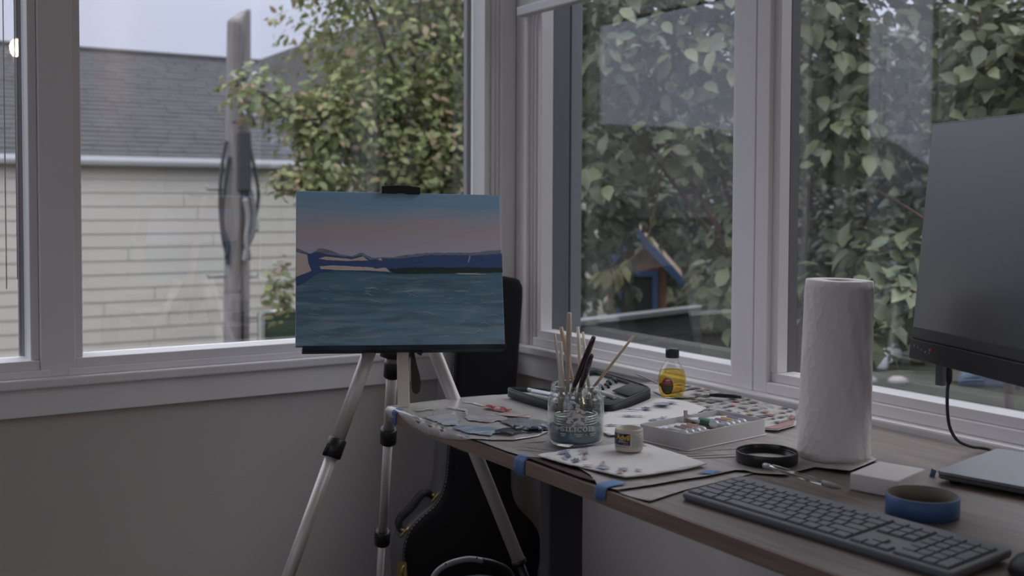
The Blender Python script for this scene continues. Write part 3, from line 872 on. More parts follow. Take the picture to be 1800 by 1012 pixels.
PALP = mat('palette_film', (.60, .57, .555), .22, var=.12, scale=9, coat=.3)
pal_poly = [(.917, 1.925), (.93, 1.944), (1.0, 1.948), (1.1, 1.955), (1.18, 1.945), (1.245, 1.925), (1.25, 1.83), (1.20, 1.72), (1.10, 1.60), (1.04, 1.565), (.985, 1.56), (.955, 1.578), (.936, 1.605), (.925, 1.65), (.917, 1.71), (.914, 1.77), (.917, 1.83), (.926, 1.872), (.934, 1.890), (.921, 1.903)]
pal = sheet('palette_sheet', pal_poly, ZD + .0040, PALP, fold=.936, amp=.0007, seed=2, thick=.0003, origin=(1.05, 1.75, ZD))
tag(pal, 'shiny pale palette film smeared with blue, grey and red paint', 'sheet')
def paint_mat(name, col, col2, st, rough=.35, thr=.42):
    m = mat(name, col, rough, var=.35, scale=55, stretch=st, col2=col2, bump=.5, bscale=120)
    t = m.node_tree; b = t.nodes['Principled BSDF']; src = b.inputs['Base Color'].links[0].from_socket
    co = t.nodes.new('ShaderNodeTexCoord'); mp = t.nodes.new('ShaderNodeMapping'); mp.inputs['Scale'].default_value = (st[0] * .6, st[1] * .6, 1)
    n = t.nodes.new('ShaderNodeTexNoise'); n.inputs['Scale'].default_value = 38; n.inputs['Detail'].default_value = 5
    r = t.nodes.new('ShaderNodeMapRange'); r.inputs['From Min'].default_value = thr; r.inputs['From Max'].default_value = thr + .10
    x = t.nodes.new('ShaderNodeMix'); x.data_type = 'RGBA'; x.inputs[6].default_value = (.55, .52, .505, 1)
    t.links.new(co.outputs['Object'], mp.inputs[0]); t.links.new(mp.outputs[0], n.inputs['Vector']); t.links.new(n.outputs[0], r.inputs[0])
    t.links.new(r.outputs[0], x.inputs[0]); t.links.new(src, x.inputs[7]); t.links.new(x.outputs[2], b.inputs['Base Color'])
    return m
def smear(name, pts, m, h=.0012, seed=0, z=.0062):
    """Impasto patch of paint on the palette film."""
    random.seed(seed)
    P = []
    n = len(pts)
    for i in range(n):
        a = Vector(pts[i]); b = Vector(pts[(i + 1) % n])
        k = max(1, int((b - a).length / .005))
        for j in range(k):
            q = a.lerp(b, j / k)
            P.append((q.x + .007 * noise.noise((q.x * 70, q.y * 70, seed)) + random.uniform(-1, 1) * .0015, q.y + .010 * noise.noise((q.x * 60, q.y * 60, seed + 9)) + random.uniform(-1, 1) * .003))
    o = sheet(name, P, 0, m, pal, step=.005, amp=h, nscale=90, thick=.0006, seed=seed)
    o.location = (-1.05, -1.75, z)
    return o
PB1 = paint_mat('pale_blue_paint', (.30, .41, .53), (.46, .50, .54), (1, 3, 1), thr=.44)
PB2 = paint_mat('mid_blue_paint', (.15, .26, .40), (.28, .36, .46), (1, 3, 1), thr=.40)
PGR = paint_mat('blue_grey_paint', (.15, .16, .19), (.22, .225, .25), (3, 1, 1), thr=.33)
PMA = paint_mat('mauve_grey_paint', (.36, .33, .37), (.44, .41, .43), (1, 2, 1), thr=.44)
PRD = mat('red_paint', (.42, .03, .035), .25)
PPK = paint_mat('pink_paint', (.52, .20, .22), (.5, .36, .36), (1, 4, 1), thr=.46)
PNV = mat('navy_paint', (.012, .018, .05), .2)
PDK = mat('dark_slate_paint', (.035, .045, .05), .3)
smear('paint_smear', [(.945, 1.80), (.985, 1.825), (1.0, 1.79), (.985, 1.74), (.96, 1.70), (.940, 1.72)], PB1, seed=1)
smear('paint_smear', [(.942, 1.69), (.965, 1.70), (1.005, 1.66), (1.0, 1.61), (.965, 1.60), (.943, 1.64)], PB2, seed=2)
smear('paint_smear', [(1.045, 1.70), (1.09, 1.70), (1.115, 1.65), (1.10, 1.60), (1.06, 1.585), (1.035, 1.63)], PGR, seed=3, h=.002)
smear('paint_smear', [(1.02, 1.78), (1.06, 1.77), (1.075, 1.72), (1.05, 1.70), (1.015, 1.70), (1.0, 1.74)], PMA, seed=4)
smear('paint_smear', [(1.085, 1.815), (1.10, 1.825), (1.108, 1.79), (1.112, 1.76), (1.10, 1.755), (1.092, 1.785)], PRD, seed=5, h=.004)
smear('paint_smear', [(1.085, 1.76), (1.108, 1.752), (1.118, 1.705), (1.10, 1.70), (1.078, 1.73), (1.07, 1.76)], PPK, seed=6)
smear('paint_smear', [(.99, 1.63), (1.02, 1.628), (1.028, 1.60), (1.0, 1.582), (.98, 1.60)], PDK, seed=7, h=.004)
for k, (x, y) in enumerate(((1.035, 1.60), (1.045, 1.588), (1.052, 1.598), (1.028, 1.612), (1.06, 1.585))):
    smear('paint_blob', [(x + .008 * cos(a), y + .010 * sin(a)) for a in np.linspace(0, 2 * pi, 9)[:-1]], PNV, seed=20 + k, h=.006)
PWT = mat('white_paint', (.60, .58, .57), .3)
for k, pts in enumerate((((.96, 1.87), (1.0, 1.875), (1.0, 1.86), (.965, 1.855)), ((1.03, 1.87), (1.05, 1.82), (1.02, 1.775), (1.015, 1.78), (1.04, 1.82), (1.022, 1.865)), ((1.08, 1.90), (1.10, 1.88), (1.10, 1.84), (1.09, 1.85), (1.09, 1.88)))):
    smear('paint_smear', list(pts), PWT, seed=40 + k)

# newspaper with rows of small colour pictures
NEWS = mat('newsprint', (.54, .52, .50), .8, var=.1, scale=30, bump=.2, bscale=20)
nw_poly = [(1.493, 1.812), (1.56, 1.85), (1.614, 1.868), (1.608, 1.66), (1.594, 1.511), (1.54, 1.45), (1.477, 1.394), (1.412, 1.374), (1.402, 1.394), (1.425, 1.573), (1.445, 1.669)]
news = sheet('newspaper', nw_poly, ZD + .0042, NEWS, lift=lambda x, y: .004 * max(0, 1 - (y - 1.37) / .05), amp=.0008, seed=9, thick=.0004, origin=(1.5, 1.6, ZD))
tag(news, 'open newspaper page with rows of small colour pictures under the sill', 'newspaper')
INK = [mat('news_ink_' + n, c, .8) for n, c in (('blue', (.10, .14, .21)), ('grey', (.16, .16, .17)), ('red', (.32, .11, .10)), ('tan', (.36, .22, .13)), ('teal', (.14, .21, .22)), ('pink', (.38, .22, .21)), ('dark', (.06, .065, .08)))]
random.seed(12)
pm = [MB() for _ in INK]
def inside(x, y, poly):
    c = False
    for i in range(len(poly)):
        (x1, y1), (x2, y2) = poly[i - 1], poly[i]
        if (y1 > y) != (y2 > y) and x < (x2 - x1) * (y - y1) / (y2 - y1) + x1:
            c = not c
    return c
ca, sa = cos(.12), sin(.12)
for i in range(-12, 13):
    for j in range(-14, 16):
        u, v = i * .021 + random.uniform(-.002, .002), j * .026
        for (du, dv, w, h, big) in ((0, 0, .013, .016, True), (.009, .001, .0025, .018, False), (-.009, .0, .002, .014, False)):
            x = 1.51 + (u + du) * ca - (v + dv) * sa; y = 1.62 + (u + du) * sa + (v + dv) * ca
            if random.random() < (.42 if big else .25) or not inside(x - .01, y - .01, nw_poly) or not inside(x + .01, y + .012, nw_poly) or y < 1.43 or (y > 1.80 and x < 1.56):
                continue
            k = random.choice((0, 0, 1, 1, 1, 4, 6, 2, 3, 5)) if big else random.choice((1, 6, 1))
            w2, h2 = w * random.uniform(.4, 1.3), h * random.uniform(.3, 1.3)
            zz = .0062 + .0008 * noise.noise((x * 18, y * 18, 9)) + .0008
            q = [(-w2 / 2, -h2 / 2), (w2 / 2, -h2 / 2), (w2 / 2, h2 / 2), (-w2 / 2, h2 / 2)]
            pm[k].add([(x - 1.5 + a * ca - b * sa, y - 1.6 + a * sa + b * ca, zz) for a, b in q], [(0, 1, 2, 3)])
bd = sheet('printed_band', [(1.407, 1.395), (1.416, 1.379), (1.475, 1.398), (1.537, 1.452), (1.548, 1.474), (1.49, 1.432), (1.445, 1.418), (1.41, 1.412)], ZD + .0049, INK[5], lift=lambda x, y: .004 * max(0, 1 - (y - 1.37) / .05), amp=.0008, seed=9, thick=.0002)
bd.parent = news; bd.location = (-1.5, -1.6, -ZD)
pm[3].add([(.06, .215, .0070), (.005, .19, .0070), (.0, .165, .0070), (.07, .18, .0070)], [(0, 1, 2, 3)])
for k, q in enumerate(pm):
    if q.v:
        tag(q.build('printed_picture', INK[k], news), kind='stuff')

# paper towels
TOWEL = mat('white_paper_towel', (.74, .715, .70), .95, bump=.5, bscale=260)
BLUSM = [mat('blue_stain', (.16, .20, .33), .9, var=.5, scale=90, col2=(.45, .45, .5)), mat('navy_stain', (.05, .065, .14), .9, var=.4, scale=120, col2=(.2, .22, .3)), mat('mauve_stain', (.40, .27, .29), .9, var=.5, scale=90, col2=(.55, .5, .5))]
tA = [(.949, 1.430), (1.016, 1.443), (1.1, 1.434), (1.149, 1.416), (1.148, 1.346), (1.14, 1.254), (1.085, 1.249), (1.028, 1.247), (.985, 1.256), (.975, 1.291), (.956, 1.351)]
twA = sheet('paper_towel', tA, ZD + .0055, TOWEL, lift=lambda x, y: .002 * max(0, 1 - abs(x - .96) / .02), amp=.0016, nscale=26, seed=3, thick=.0016, origin=(1.05, 1.34, ZD))
tag(twA, 'folded white paper towel with blue and mauve stains under the small pill cup', 'paper towel')
tB = [(1.262, 1.675), (1.30, 1.70), (1.372, 1.713), (1.44, 1.716), (1.454, 1.671), (1.452, 1.60), (1.40, 1.57), (1.356, 1.551), (1.228, 1.512), (1.18, 1.49), (1.14, 1.50), (1.15, 1.53), (1.2, 1.60)]
twB = sheet('paper_towel', tB, ZD + .0045, TOWEL, lift=lambda x, y: .011 * math.exp(-((x - 1.40) / .05) ** 2 - ((y - 1.67) / .05) ** 2) + .004 * math.exp(-((x - 1.29) / .03) ** 2 - ((y - 1.62) / .03) ** 2), amp=.0015, nscale=22, seed=6, thick=.0008, origin=(1.3, 1.6, ZD))
tag(twB, 'crumpled white paper towel with navy smears between jar and paint tray', 'paper towel')
def stain(par, org, c, w, h, rot, m, seed, z):
    random.seed(seed)
    P = []
    for a in np.linspace(0, 2 * pi, 29)[:-1]:
        r = random.uniform(.45, 1.15)
        x, y = w * cos(a) * r, h * sin(a) * r
        P.append((c[0] + x * cos(rot) - y * sin(rot) + random.uniform(-.002, .002), c[1] + x * sin(rot) + y * cos(rot) + random.uniform(-.002, .002)))
    o = sheet('stain', P, 0, m, par, step=.004, amp=.0001, thick=0, seed=seed)
    o.location = (-org[0], -org[1], z)
for k, (c, w, h, r, mi) in enumerate((((.985, 1.40), .022, .005, 1.0, 1), ((.975, 1.365), .020, .006, .9, 1), ((.99, 1.42), .018, .006, .5, 0), ((1.02, 1.405), .018, .005, .3, 2), ((1.0, 1.375), .018, .004, .9, 2), ((.985, 1.31), .012, .012, 0, 0), ((1.005, 1.285), .012, .008, .4, 0), ((.972, 1.33), .01, .008, 0, 2), ((1.012, 1.39), .016, .003, .7, 1), ((.968, 1.385), .014, .004, 1.2, 0), ((1.03, 1.42), .012, .004, .2, 0), ((1.0, 1.33), .014, .005, .8, 2), ((.99, 1.275), .008, .006, .2, 2), ((1.02, 1.27), .010, .005, .4, 0), ((1.135, 1.405), .008, .01, 0, 0))):
    stain(twA, (1.05, 1.34), c, w, h, r, BLUSM[mi], 60 + k, .0113)
for k, (c, w, h, r, mi, z) in enumerate((((1.215, 1.545), .03, .003, -.6, 1, .0088), ((1.19, 1.56), .012, .006, -.4, 1, .0088), ((1.27, 1.60), .03, .004, -.7, 1, .0105), ((1.30, 1.635), .025, .005, -.9, 1, .0128), ((1.335, 1.64), .014, .012, .3, 1, .0122), ((1.38, 1.64), .03, .015, 0, 0, .0165), ((1.30, 1.56), .03, .01, .3, 0, .0088))):
    stain(twB, (1.3, 1.6), c, w, h, r, BLUSM[mi], 80 + k, z)

# blue painter's tape pieces
TAPE = mat('blue_painters_tape', (.12, .23, .46), .6, bump=.2, bscale=300)
def tape_over_edge(y0, y1, x1, down, label, z=ZD + .006):
    m = MB()
    n = 6
    prof = [(x1, z), (x1 - .008, z - .0005), (.940, z - .0012), (.9352, z - .004), (.9346, z - .008), (.9345, z - down)]
    vs = []; ys = np.linspace(y0, y1, 6)
    random.seed(int(y0 * 1000))
    for j, (x, zz) in enumerate(prof):
        for y in ys:
            jag = random.uniform(-.0025, .0025) if j in (0, len(prof) - 1) else 0
            vs.append((x + (jag if j == 0 else 0), y + (.004 * (j - 2) / 3 if j > 2 else 0), zz + (jag if j == len(prof) - 1 else 0)))
    fs = [(j * 6 + k, j * 6 + k + 1, (j + 1) * 6 + k + 1, (j + 1) * 6 + k) for j in range(len(prof) - 1) for k in range(5)]
    m.add(vs, fs, 0, True)
    o = m.build('tape_strip', TAPE)
    sd = o.modifiers.new('thickness', 'SOLIDIFY'); sd.thickness = .0003
    return tag(o, label, 'tape', 'strips of blue tape on the desk')
tape_over_edge(1.442, 1.472, .948, .030, 'short blue tape strip over the front desk edge below the glass jar', ZD + .0035)
tape_over_edge(1.232, 1.258, .968, .022, 'blue tape strip over the front desk edge below the folded paper towel', ZD + .0062)
tape_over_edge(1.893, 1.912, .948, .032, 'blue tape strip wrapped down the left corner of the desk', ZD + .0062)
def flat_tape(poly, z, label):
    o = sheet('tape_strip', poly, z, TAPE, amp=.0002, seed=31, thick=.0003)
    return tag(o, label, 'tape', 'strips of blue tape on the desk')
flat_tape([(.962, 1.446), (1.035, 1.452), (1.105, 1.44), (1.10, 1.428), (1.035, 1.438), (.966, 1.438)], ZD + .0062, 'long flat blue tape strip lying under the front of the glass jar')
flat_tape([(1.096, 1.226), (1.125, 1.232), (1.136, 1.217), (1.108, 1.212)], ZD + .0050, 'small flat blue tape piece by the far left corner of the keyboard')
o = MB().hexa([(1.391, 1.047, 0), (1.397, 1.044, 0), (1.398, 1.047, 0), (1.392, 1.050, 0)], [(1.393, 1.045, .012), (1.398, 1.042, .009), (1.399, 1.044, .009), (1.394, 1.047, .013)]).build('tape_strip', TAPE)
o.location = (0, 0, ZD); tag(o, 'tiny crumpled blue tape scrap beside the laptop corner', 'tape', 'strips of blue tape on the desk')

# ------------------------------------------------------------------ glass jar of brushes
JX, JY = 1.061, 1.485
JG = thin_glass('jar_glass', (.95, .97, .97), mult=1.5)
jar = thing('brush_jar', 'clear glass jar with white SILICOIL lettering and blue grey liquid, holding brushes', 'jar', (JX, JY, ZD + .0062))
jp = [(0, .0), (.040, 0), (.045, .003), (.0465, .008), (.0465, .072), (.0455, .076), (.0415, .080), (.041, .084), (.0425, .0855), (.041, .087), (.0425, .0895), (.041, .0915), (.0412, .0965), (.040, .0975), (.0385, .0965), (.038, .082), (.0435, .073), (.0437, .009), (.041, .005), (0, .005)]
MB().lathe(jp, 48).build('glass_body', JG, jar)
LIQ = thin_glass('murky_blue_liquid', (.25, .34, .40), mult=1.0)
MB().lathe([(0, .0055), (.040, .0055), (.0432, .010), (.0432, .030), (0, .030)], 40).build('liquid', mat('cloudy_liquid', (.10, .16, .20), .25, spec=.4), jar)
hel = [(.035 * cos(t), .035 * sin(t), .032 + .0026 * t / (2 * pi) * 1.6) for t in np.linspace(0, 2 * pi * 4, 90)]
MB().tube(hel, .0016, 6).build('coil', mat('coil_metal', (.55, .53, .5), .3, metal=.8), jar)
PRINT = mat('white_glass_print', (.66, .65, .63), .6)
FACE = math.atan2(-JY, -JX) + .10     # the printed side looks towards the room
def wrap_print(name, vs, fs, r, z, ang, par, m):
    out = []
    for (x, y, q) in vs:
        a = ang + x / r
        out.append((r * cos(a), r * sin(a), z + y))
    mb = MB(); mb.add(out, fs)
    o = mb.build(name, m, par, fix=False)
    sd = o.modifiers.new('thickness', 'SOLIDIFY'); sd.thickness = .0003; sd.offset = 0
    return o
# slab serif lettering from strokes
def letter(ch):
    """Filled quads on a unit-height cell: returns polygons and advance."""
    P = []; s = .17
    def bar(x0, x1, y0, y1): P.append([(x0, y0), (x1, y0), (x1, y1), (x0, y1)])
    def arc(cx, cy, rx, ry, w, a0, a1, n=12):
        for k in range(n):
            t0 = a0 + (a1 - a0) * k / n; t1 = a0 + (a1 - a0) * (k + 1) / n
            P.append([(cx + rx * cos(t0), cy + ry * sin(t0)), (cx + rx * cos(t1), cy + ry * sin(t1)), (cx + (rx - w) * cos(t1), cy + (ry - w * .6) * sin(t1)), (cx + (rx - w) * cos(t0), cy + (ry - w * .6) * sin(t0))])
    if ch == 'I':
        bar(.12, .40, 0, 1); bar(0, .52, 0, s); bar(0, .52, 1 - s, 1); return P, .62
    if ch == 'L':
        bar(.12, .40, 0, 1); bar(0, .85, 0, s); bar(0, .52, 1 - s, 1); bar(.72, .85, 0, .42); return P, .95
    if ch == 'O':
        arc(.5, .5, .5, .52, .28, 0, 2 * pi, 22); return P, 1.12
    if ch == 'C':
        arc(.5, .5, .5, .52, .28, .75, 2 * pi - .75, 18); bar(.80, .92, .62, 1.0); return P, 1.06
    if ch == 'S':
        arc(.42, .74, .40, .28, .24, .45, pi * 1.5, 14)
        arc(.42, .26, .40, .28, .24, pi / 2, -pi + .45, 14); bar(.70, .82, .66, .98); bar(.02, .14, .02, .36); return P, .95
x = 0; vs = []; fs = []
for c_ in 'SILICOIL':
    ps, adv = letter(c_)
    for p_ in ps:
        o_ = len(vs); vs += [((x + a) , b, 0) for a, b in p_]; fs.append((o_, o_ + 1, o_ + 2, o_ + 3))
    x += adv
k_ = .060 / x
vs = [((a - x / 2) * k_, b * .0078, 0) for a, b, c in vs]
wrap_print('lettering', vs, fs, .0468, .0275, FACE, jar, PRINT)
vs = []; fs = []
random.seed(2)
for (cx, y, w) in ((-.026, .0225, .009), (-.0255, .0195, .006), (0, .0225, .014), (0, .0195, .008), (.025, .0225, .012), (.0245, .0195, .008), (-.0125, .0215, .0015), (.0125, .0215, .0015)):
    xx = cx - w / 2
    while xx < cx + w / 2:
        l = random.uniform(.0006, .0016)
        o_ = len(vs); vs += [(xx, y, 0), (xx + l, y, 0), (xx + l, y + .0016, 0), (xx, y + .0016, 0)]; fs.append((o_, o_ + 1, o_ + 2, o_ + 3)); xx += l + .0004
wrap_print('small_print', vs, fs, .0468, 0, FACE, jar, PRINT)
vs = []; fs = []
random.seed(8)
for k in range(46):      # frosted flower emblem
    t = random.random() * 2 * pi; r = random.random() ** .6
    cx, cy = -.003 + .019 * r * cos(t), .053 + .017 * r * sin(t)
    if cy < .037: continue
    w, h, a0 = random.uniform(.002, .0048), random.uniform(.0012, .0026), random.random() * pi
    o_ = len(vs)
    vs += [(cx + w * cos(q) * cos(a0) - h * sin(q) * sin(a0), cy + w * cos(q) * sin(a0) + h * sin(q) * cos(a0), 0) for q in np.linspace(0, 2 * pi, 9)[:-1]]
    fs.append(tuple(range(o_, o_ + 8)))
wrap_print('emblem', vs, fs, .0468, 0, FACE, jar, PRINT)
vs = []; fs = []
for k in range(14):
    y = .064 - k * .0025; w = .009 if k % 3 else .006
    o_ = len(vs); vs += [(.046 - w / 2, y, 0), (.046 + w / 2, y, 0), (.046 + w / 2, y + .0009, 0), (.046 - w / 2, y + .0009, 0)]; fs.append((o_, o_ + 1, o_ + 2, o_ + 3))
wrap_print('side_print', vs, fs, .0468, 0, FACE, jar, PRINT)

CREAM = mat('cream_lacquer_handle', (.68, .60, .48), .3, coat=.4)
PALEW = mat('pale_birch_handle', (.62, .52, .41), .4, coat=.2)
TANW = mat('tan_wood_handle', (.55, .41, .29), .4, coat=.2)
PLUM = mat('dark_plum_handle', (.045, .018, .026), .22, coat=.6)
FERR = mat('ferrule_metal', (.5, .46, .42), .35, metal=.9)
BRIS = mat('pale_bristle', (.35, .29, .22), .8)
JZ = ZD + .0062
def brush(tip, mouth, radii, m, label, wide=1.):
    """Handle from tip down through the jar mouth; the head rests inside the jar."""
    tip = Vector(tip); mo = Vector(mouth)
    d = (mo - tip).normalized()
    rel = Vector((mo.x - JX, mo.y - JY))
    L = (mo - tip).length + .045
    end = tip + d * L
    for _ in range(40):
        q = Vector((end.x - JX, end.y - JY))
        if q.length < .038 and end.z > JZ + .034: break
        L -= .002; end = tip + d * L
    root = thing('paint_brush', label, 'brush', tip, group='brushes standing in the jar')
    end = end - tip
    Lh = L - .03
    n = len(radii)
    pts = [d * (Lh * i / (n - 1)) for i in range(n)]
    pts[0] = pts[0] + d * .0
    MB().tube([d * -.0008] + pts, [radii[0] * .55] + list(radii), 12).build('handle', m, root)
    MB().tube([d * (Lh - .002), d * (L - .012)], [radii[-1] * 1.02, radii[-1] * .95], 12).build('ferrule', FERR, root)
    MB().tube([d * (L - .0125), d * (L - .004), d * L], [radii[-1] * .95, radii[-1] * 1.0, radii[-1] * .4], 10).build('bristles', BRIS, root)
    return root
mm = .001
brush((1.0485, 1.5295, .9229), (1.0500, 1.512, .842), [1.9 * mm, 2.2 * mm, 2.5 * mm, 2.6 * mm, 2.4 * mm], CREAM, 'thin cream brush leaning left, leftmost tip in the jar')
brush((1.0632, 1.5325, .9322), (1.0680, 1.502, .842), [3.3 * mm, 4.2 * mm, 4.3 * mm, 3.6 * mm, 3.0 * mm, 2.8 * mm], TANW, 'tan brush with glossy rounded end, second tip from the left')
brush((1.0469, 1.4849, .9613), (1.0520, 1.496, .842), [3.6 * mm, 4.6 * mm, 4.8 * mm, 4.2 * mm, 3.4 * mm, 3.0 * mm], PALEW, 'tallest pale wooden brush standing nearly upright in the jar')
brush((1.1000, 1.535, .9299), (1.0800, 1.497, .842), [2.6 * mm, 3.3 * mm, 3.5 * mm, 3.3 * mm, 3.0 * mm], CREAM, 'cream brush with flat end behind the tallest brush, just right of it')
brush((1.113, 1.538, .920), (1.0900, 1.490, .842), [2.2 * mm, 2.7 * mm, 2.8 * mm, 2.8 * mm, 2.8 * mm], CREAM, 'slim cream brush half hidden behind the dark plum handles')
brush((1.0564, 1.4301, .9272), (1.0560, 1.482, .842), [3.6 * mm, 4.8 * mm, 5.2 * mm, 5.2 * mm, 5.0 * mm, 4.2 * mm, 2.6 * mm], PLUM, 'longer dark plum brush handle leaning right in the jar')
brush((1.047, 1.423, .8995), (1.0640, 1.474, .842), [3.4 * mm, 4.6 * mm, 5.0 * mm, 5.0 * mm, 4.6 * mm, 3.4 * mm], PLUM, 'shorter dark plum brush handle in front of the longer one')
brush((1.1666, 1.4667, .9184), (1.0935, 1.478, .838), [2.0 * mm, 2.3 * mm, 2.5 * mm, 2.5 * mm, 2.3 * mm], TANW, 'slender tan brush leaning far right out of the jar')
brush((1.0480, 1.5100, .9109), (1.0440, 1.502, .842), [2.2 * mm, 2.6 * mm, 3.2 * mm, 4.6 * mm, 6.0 * mm, 6.4 * mm], mat('whitish_handle', (.70, .66, .58), .35), 'whitish brush widening downward, in front of the leftmost brushes')

# ------------------------------------------------------------------ small pill cup
cup = thing('pill_cup', 'small cut white pill bottle with navy Advil label on folded paper towel', 'cup', (1.088, 1.378, ZD + .0122))
CUPW = mat('ivory_plastic', (.56, .51, .44), .4)
MB().lathe([(0, 0), (.0205, 0), (.0222, .0015), (.0222, .032), (.0215, .0345), (.0203, .0345), (.0203, .003), (0, .003)], 40).build('body', CUPW, cup)
ca0 = math.atan2(-1.378, -1.088)
def wrap_rect(a0, a1, z0, z1, r, n=14):
    vs = [(r * cos(a0 + (a1 - a0) * k / n), r * sin(a0 + (a1 - a0) * k / n), z) for z in (z0, z1) for k in range(n + 1)]
    return vs, [(k, k + 1, n + 2 + k, n + 1 + k) for k in range(n)]
def wr(name, a0, a1, z0, z1, r, m, par, th=.0002):
    vs, fs = wrap_rect(a0, a1, z0, z1, r)
    o = MB().add(vs, fs, 0, True).build(name, m, par)
    s_ = o.modifiers.new('thickness', 'SOLIDIFY'); s_.thickness = th; s_.offset = 0
    return o
wr('label', ca0 - 2.2, ca0 + 2.2, .0062, .0295, .0223, mat('label_paper', (.50, .49, .48), .5), cup)
lp_ = wr('label_panel', ca0 - 1.6, ca0 + .08, .0108, .0288, .02245, mat('navy_label', (.012, .03, .065), .4), cup)
YEL = mat('yellow_ink', (.62, .40, .03), .5)
vs, fs = text_mesh('Advil', .0118, .00025)
vs = [(x * .95 - .0104, y, z) for x, y, z in vs]
wrap_print('lettering', vs, fs, .02265, .0192, ca0, lp_, YEL)
vs = []; fs = []
random.seed(4)
for (cx, y, w) in ((-.012, .0168, .012), (-.010, .0148, .016)):
    xx = cx - w / 2
    while xx < cx + w / 2:
        l = random.uniform(.0005, .0012); o_ = len(vs)
        vs += [(xx, y, 0), (xx + l, y, 0), (xx + l, y + .0012, 0), (xx, y + .0012, 0)]; fs.append((o_, o_ + 1, o_ + 2, o_ + 3)); xx += l + .0003
wrap_print('small_print', vs, fs, .02265, 0, ca0, lp_, mat('label_light_ink', (.38, .40, .42), .5))
wr('red_badge', ca0 - .43, ca0 - .03, .0114, .0136, .02265, mat('red_ink', (.42, .05, .06), .5), lp_)
for k in range(8):
    wr('text_line', ca0 + .2, ca0 + (1.0 if k % 3 else .7), .0090 + k * .0024, .0096 + k * .0024, .0225, mat('grey_ink', (.36, .36, .36), .6), cup, .0001)
for k in range(9):
    a = ca0 - 1.1 + k * .125
    wr('text_line', a, a + .08, .0073, .0094, .0225, mat('grey_ink', (.36, .36, .36)) if k % 3 else mat('pink_ink', (.40, .20, .24), .6), cup, .0001)

# ------------------------------------------------------------------ oil bottle
bt = thing('oil_bottle', 'small clear bottle of yellow oil with dark green cap and red oval label', 'bottle', (1.476, 1.730, ZD + .0058))
BG = thin_glass('bottle_glass', (.97, .98, .96), mult=1.6)
def flat_lathe(prof, sx_, sy_, n=36, round_above=.060):
    """A flask: oval below, round towards the neck."""
    vs = []; fs = []; rows = []
    for r, z in prof:
        t = min(1, max(0, (z - .035) / (round_above - .035)))
        ax, ay = sx_ * (1 - t) + t, sy_ * (1 - t) + t
        rows.append(len(vs))
        vs += [(r * ax * cos(2 * pi * k / n), r * ay * sin(2 * pi * k / n), z) for k in range(n)]
    for a, b in zip(rows[:-1], rows[1:]):
        fs += [(a + k, a + (k + 1) % n, b + (k + 1) % n, b + k) for k in range(n)]
    fs.append(tuple(range(n - 1, -1, -1))); fs.append(tuple(rows[-1] + k for k in range(n)))
    return vs, fs
BPROF = [(.018, 0), (.0215, .002), (.0265, .012), (.0292, .024), (.0296, .034), (.0282, .045), (.0245, .056), (.0185, .066), (.0128, .073), (.0112, .078), (.0112, .084)]
TB = Matrix.Rotation(math.atan2(-1.73, -1.476) + pi / 2 + .25, 4, 'Z')
vs, fs = flat_lathe(BPROF, 1.0, .62)
m = MB(); m.T = TB; m.add(vs, fs, 0, True); m.build('glass_body', BG, bt)
OIL = thin_glass('yellow_oil', (.93, .76, .26), mult=.8)
vs, fs = flat_lathe([(r * .955, max(z, .0015)) for r, z in BPROF[:7]], 1.0, .62)
m = MB(); m.T = TB; m.add(vs, fs, 0, True); m.build('oil', OIL, bt)
CAPM = mat('dark_green_cap', (.012, .024, .024), .35)
m = MB().lathe([(0, .1005), (.0115, .1005), (.0132, .0985), (.0138, .097), (.0138, .0815), (.0128, .0812), (0, .0812)], 32)
m.build('cap', CAPM, bt)
lab = MB(); n = 24
def oval(cx, cz, a, b, lo=-1., hi=1., off=.0006, n=16):
    """Oval label patch on the flask's broad face (local x across, -y outwards)."""
    vs = []
    ts = np.linspace(math.asin(lo), math.asin(hi), n)
    for t in ts:
        z = cz + b * sin(t); hw = a * cos(t)
        for s in np.linspace(-1, 1, 7):
            x = cx + s * hw
            rr = np.interp(z, [p[1] for p in BPROF], [p[0] for p in BPROF])
            y = -.62 * math.sqrt(max(1e-9, rr ** 2 - x ** 2)) - off
            vs.append((x, y, z))
    fs = [(i * 7 + j, i * 7 + j + 1, (i + 1) * 7 + j + 1, (i + 1) * 7 + j) for i in range(n - 1) for j in range(6)]
    return vs, fs
for nm, lo, hi, mt in (('label_top', .18, 1., mat('red_label', (.33, .02, .025), .5)), ('label_bottom', -1., .18, mat('dark_olive_label', (.045, .045, .02), .5))):
    vs, fs = oval(-.0135, .0255, .0115, .0175, lo, hi)
    m = MB(); m.T = TB; m.add(vs, fs, 0, True); o = m.build(nm, mt, bt); lb_ = o
    s_ = o.modifiers.new('thickness', 'SOLIDIFY'); s_.thickness = .0002; s_.offset = 0
for (z, w, h, c) in ((.0355, .0085, .0030, (.5, .45, .42)), (.0318, .012, .0012, (.5, .4, .38)), (.0275, .019, .0007, (.40, .36, .25)), (.0240, .018, .0006, (.28, .26, .16)), (.0215, .018, .0006, (.28, .26, .16)), (.0190, .017, .0006, (.28, .26, .16)), (.0165, .015, .0006, (.28, .26, .16)), (.0128, .008, .0012, (.42, .38, .2))):
    vs = []
    for zz in (z, z + h):
        for s in np.linspace(-1, 1, 7):
            x = -.0135 + s * w / 2
            rr = np.interp(zz, [p[1] for p in BPROF], [p[0] for p in BPROF])
            vs.append((x, -.62 * math.sqrt(max(1e-9, rr ** 2 - x ** 2)) - .0010, zz))
    m = MB(); m.T = TB; m.add(vs, [(j, j + 1, 8 + j, 7 + j) for j in range(6)], 0, True)
    m.build('label_print', mat('label_ink_%d' % int(c[2] * 100), c, .6), lb_)

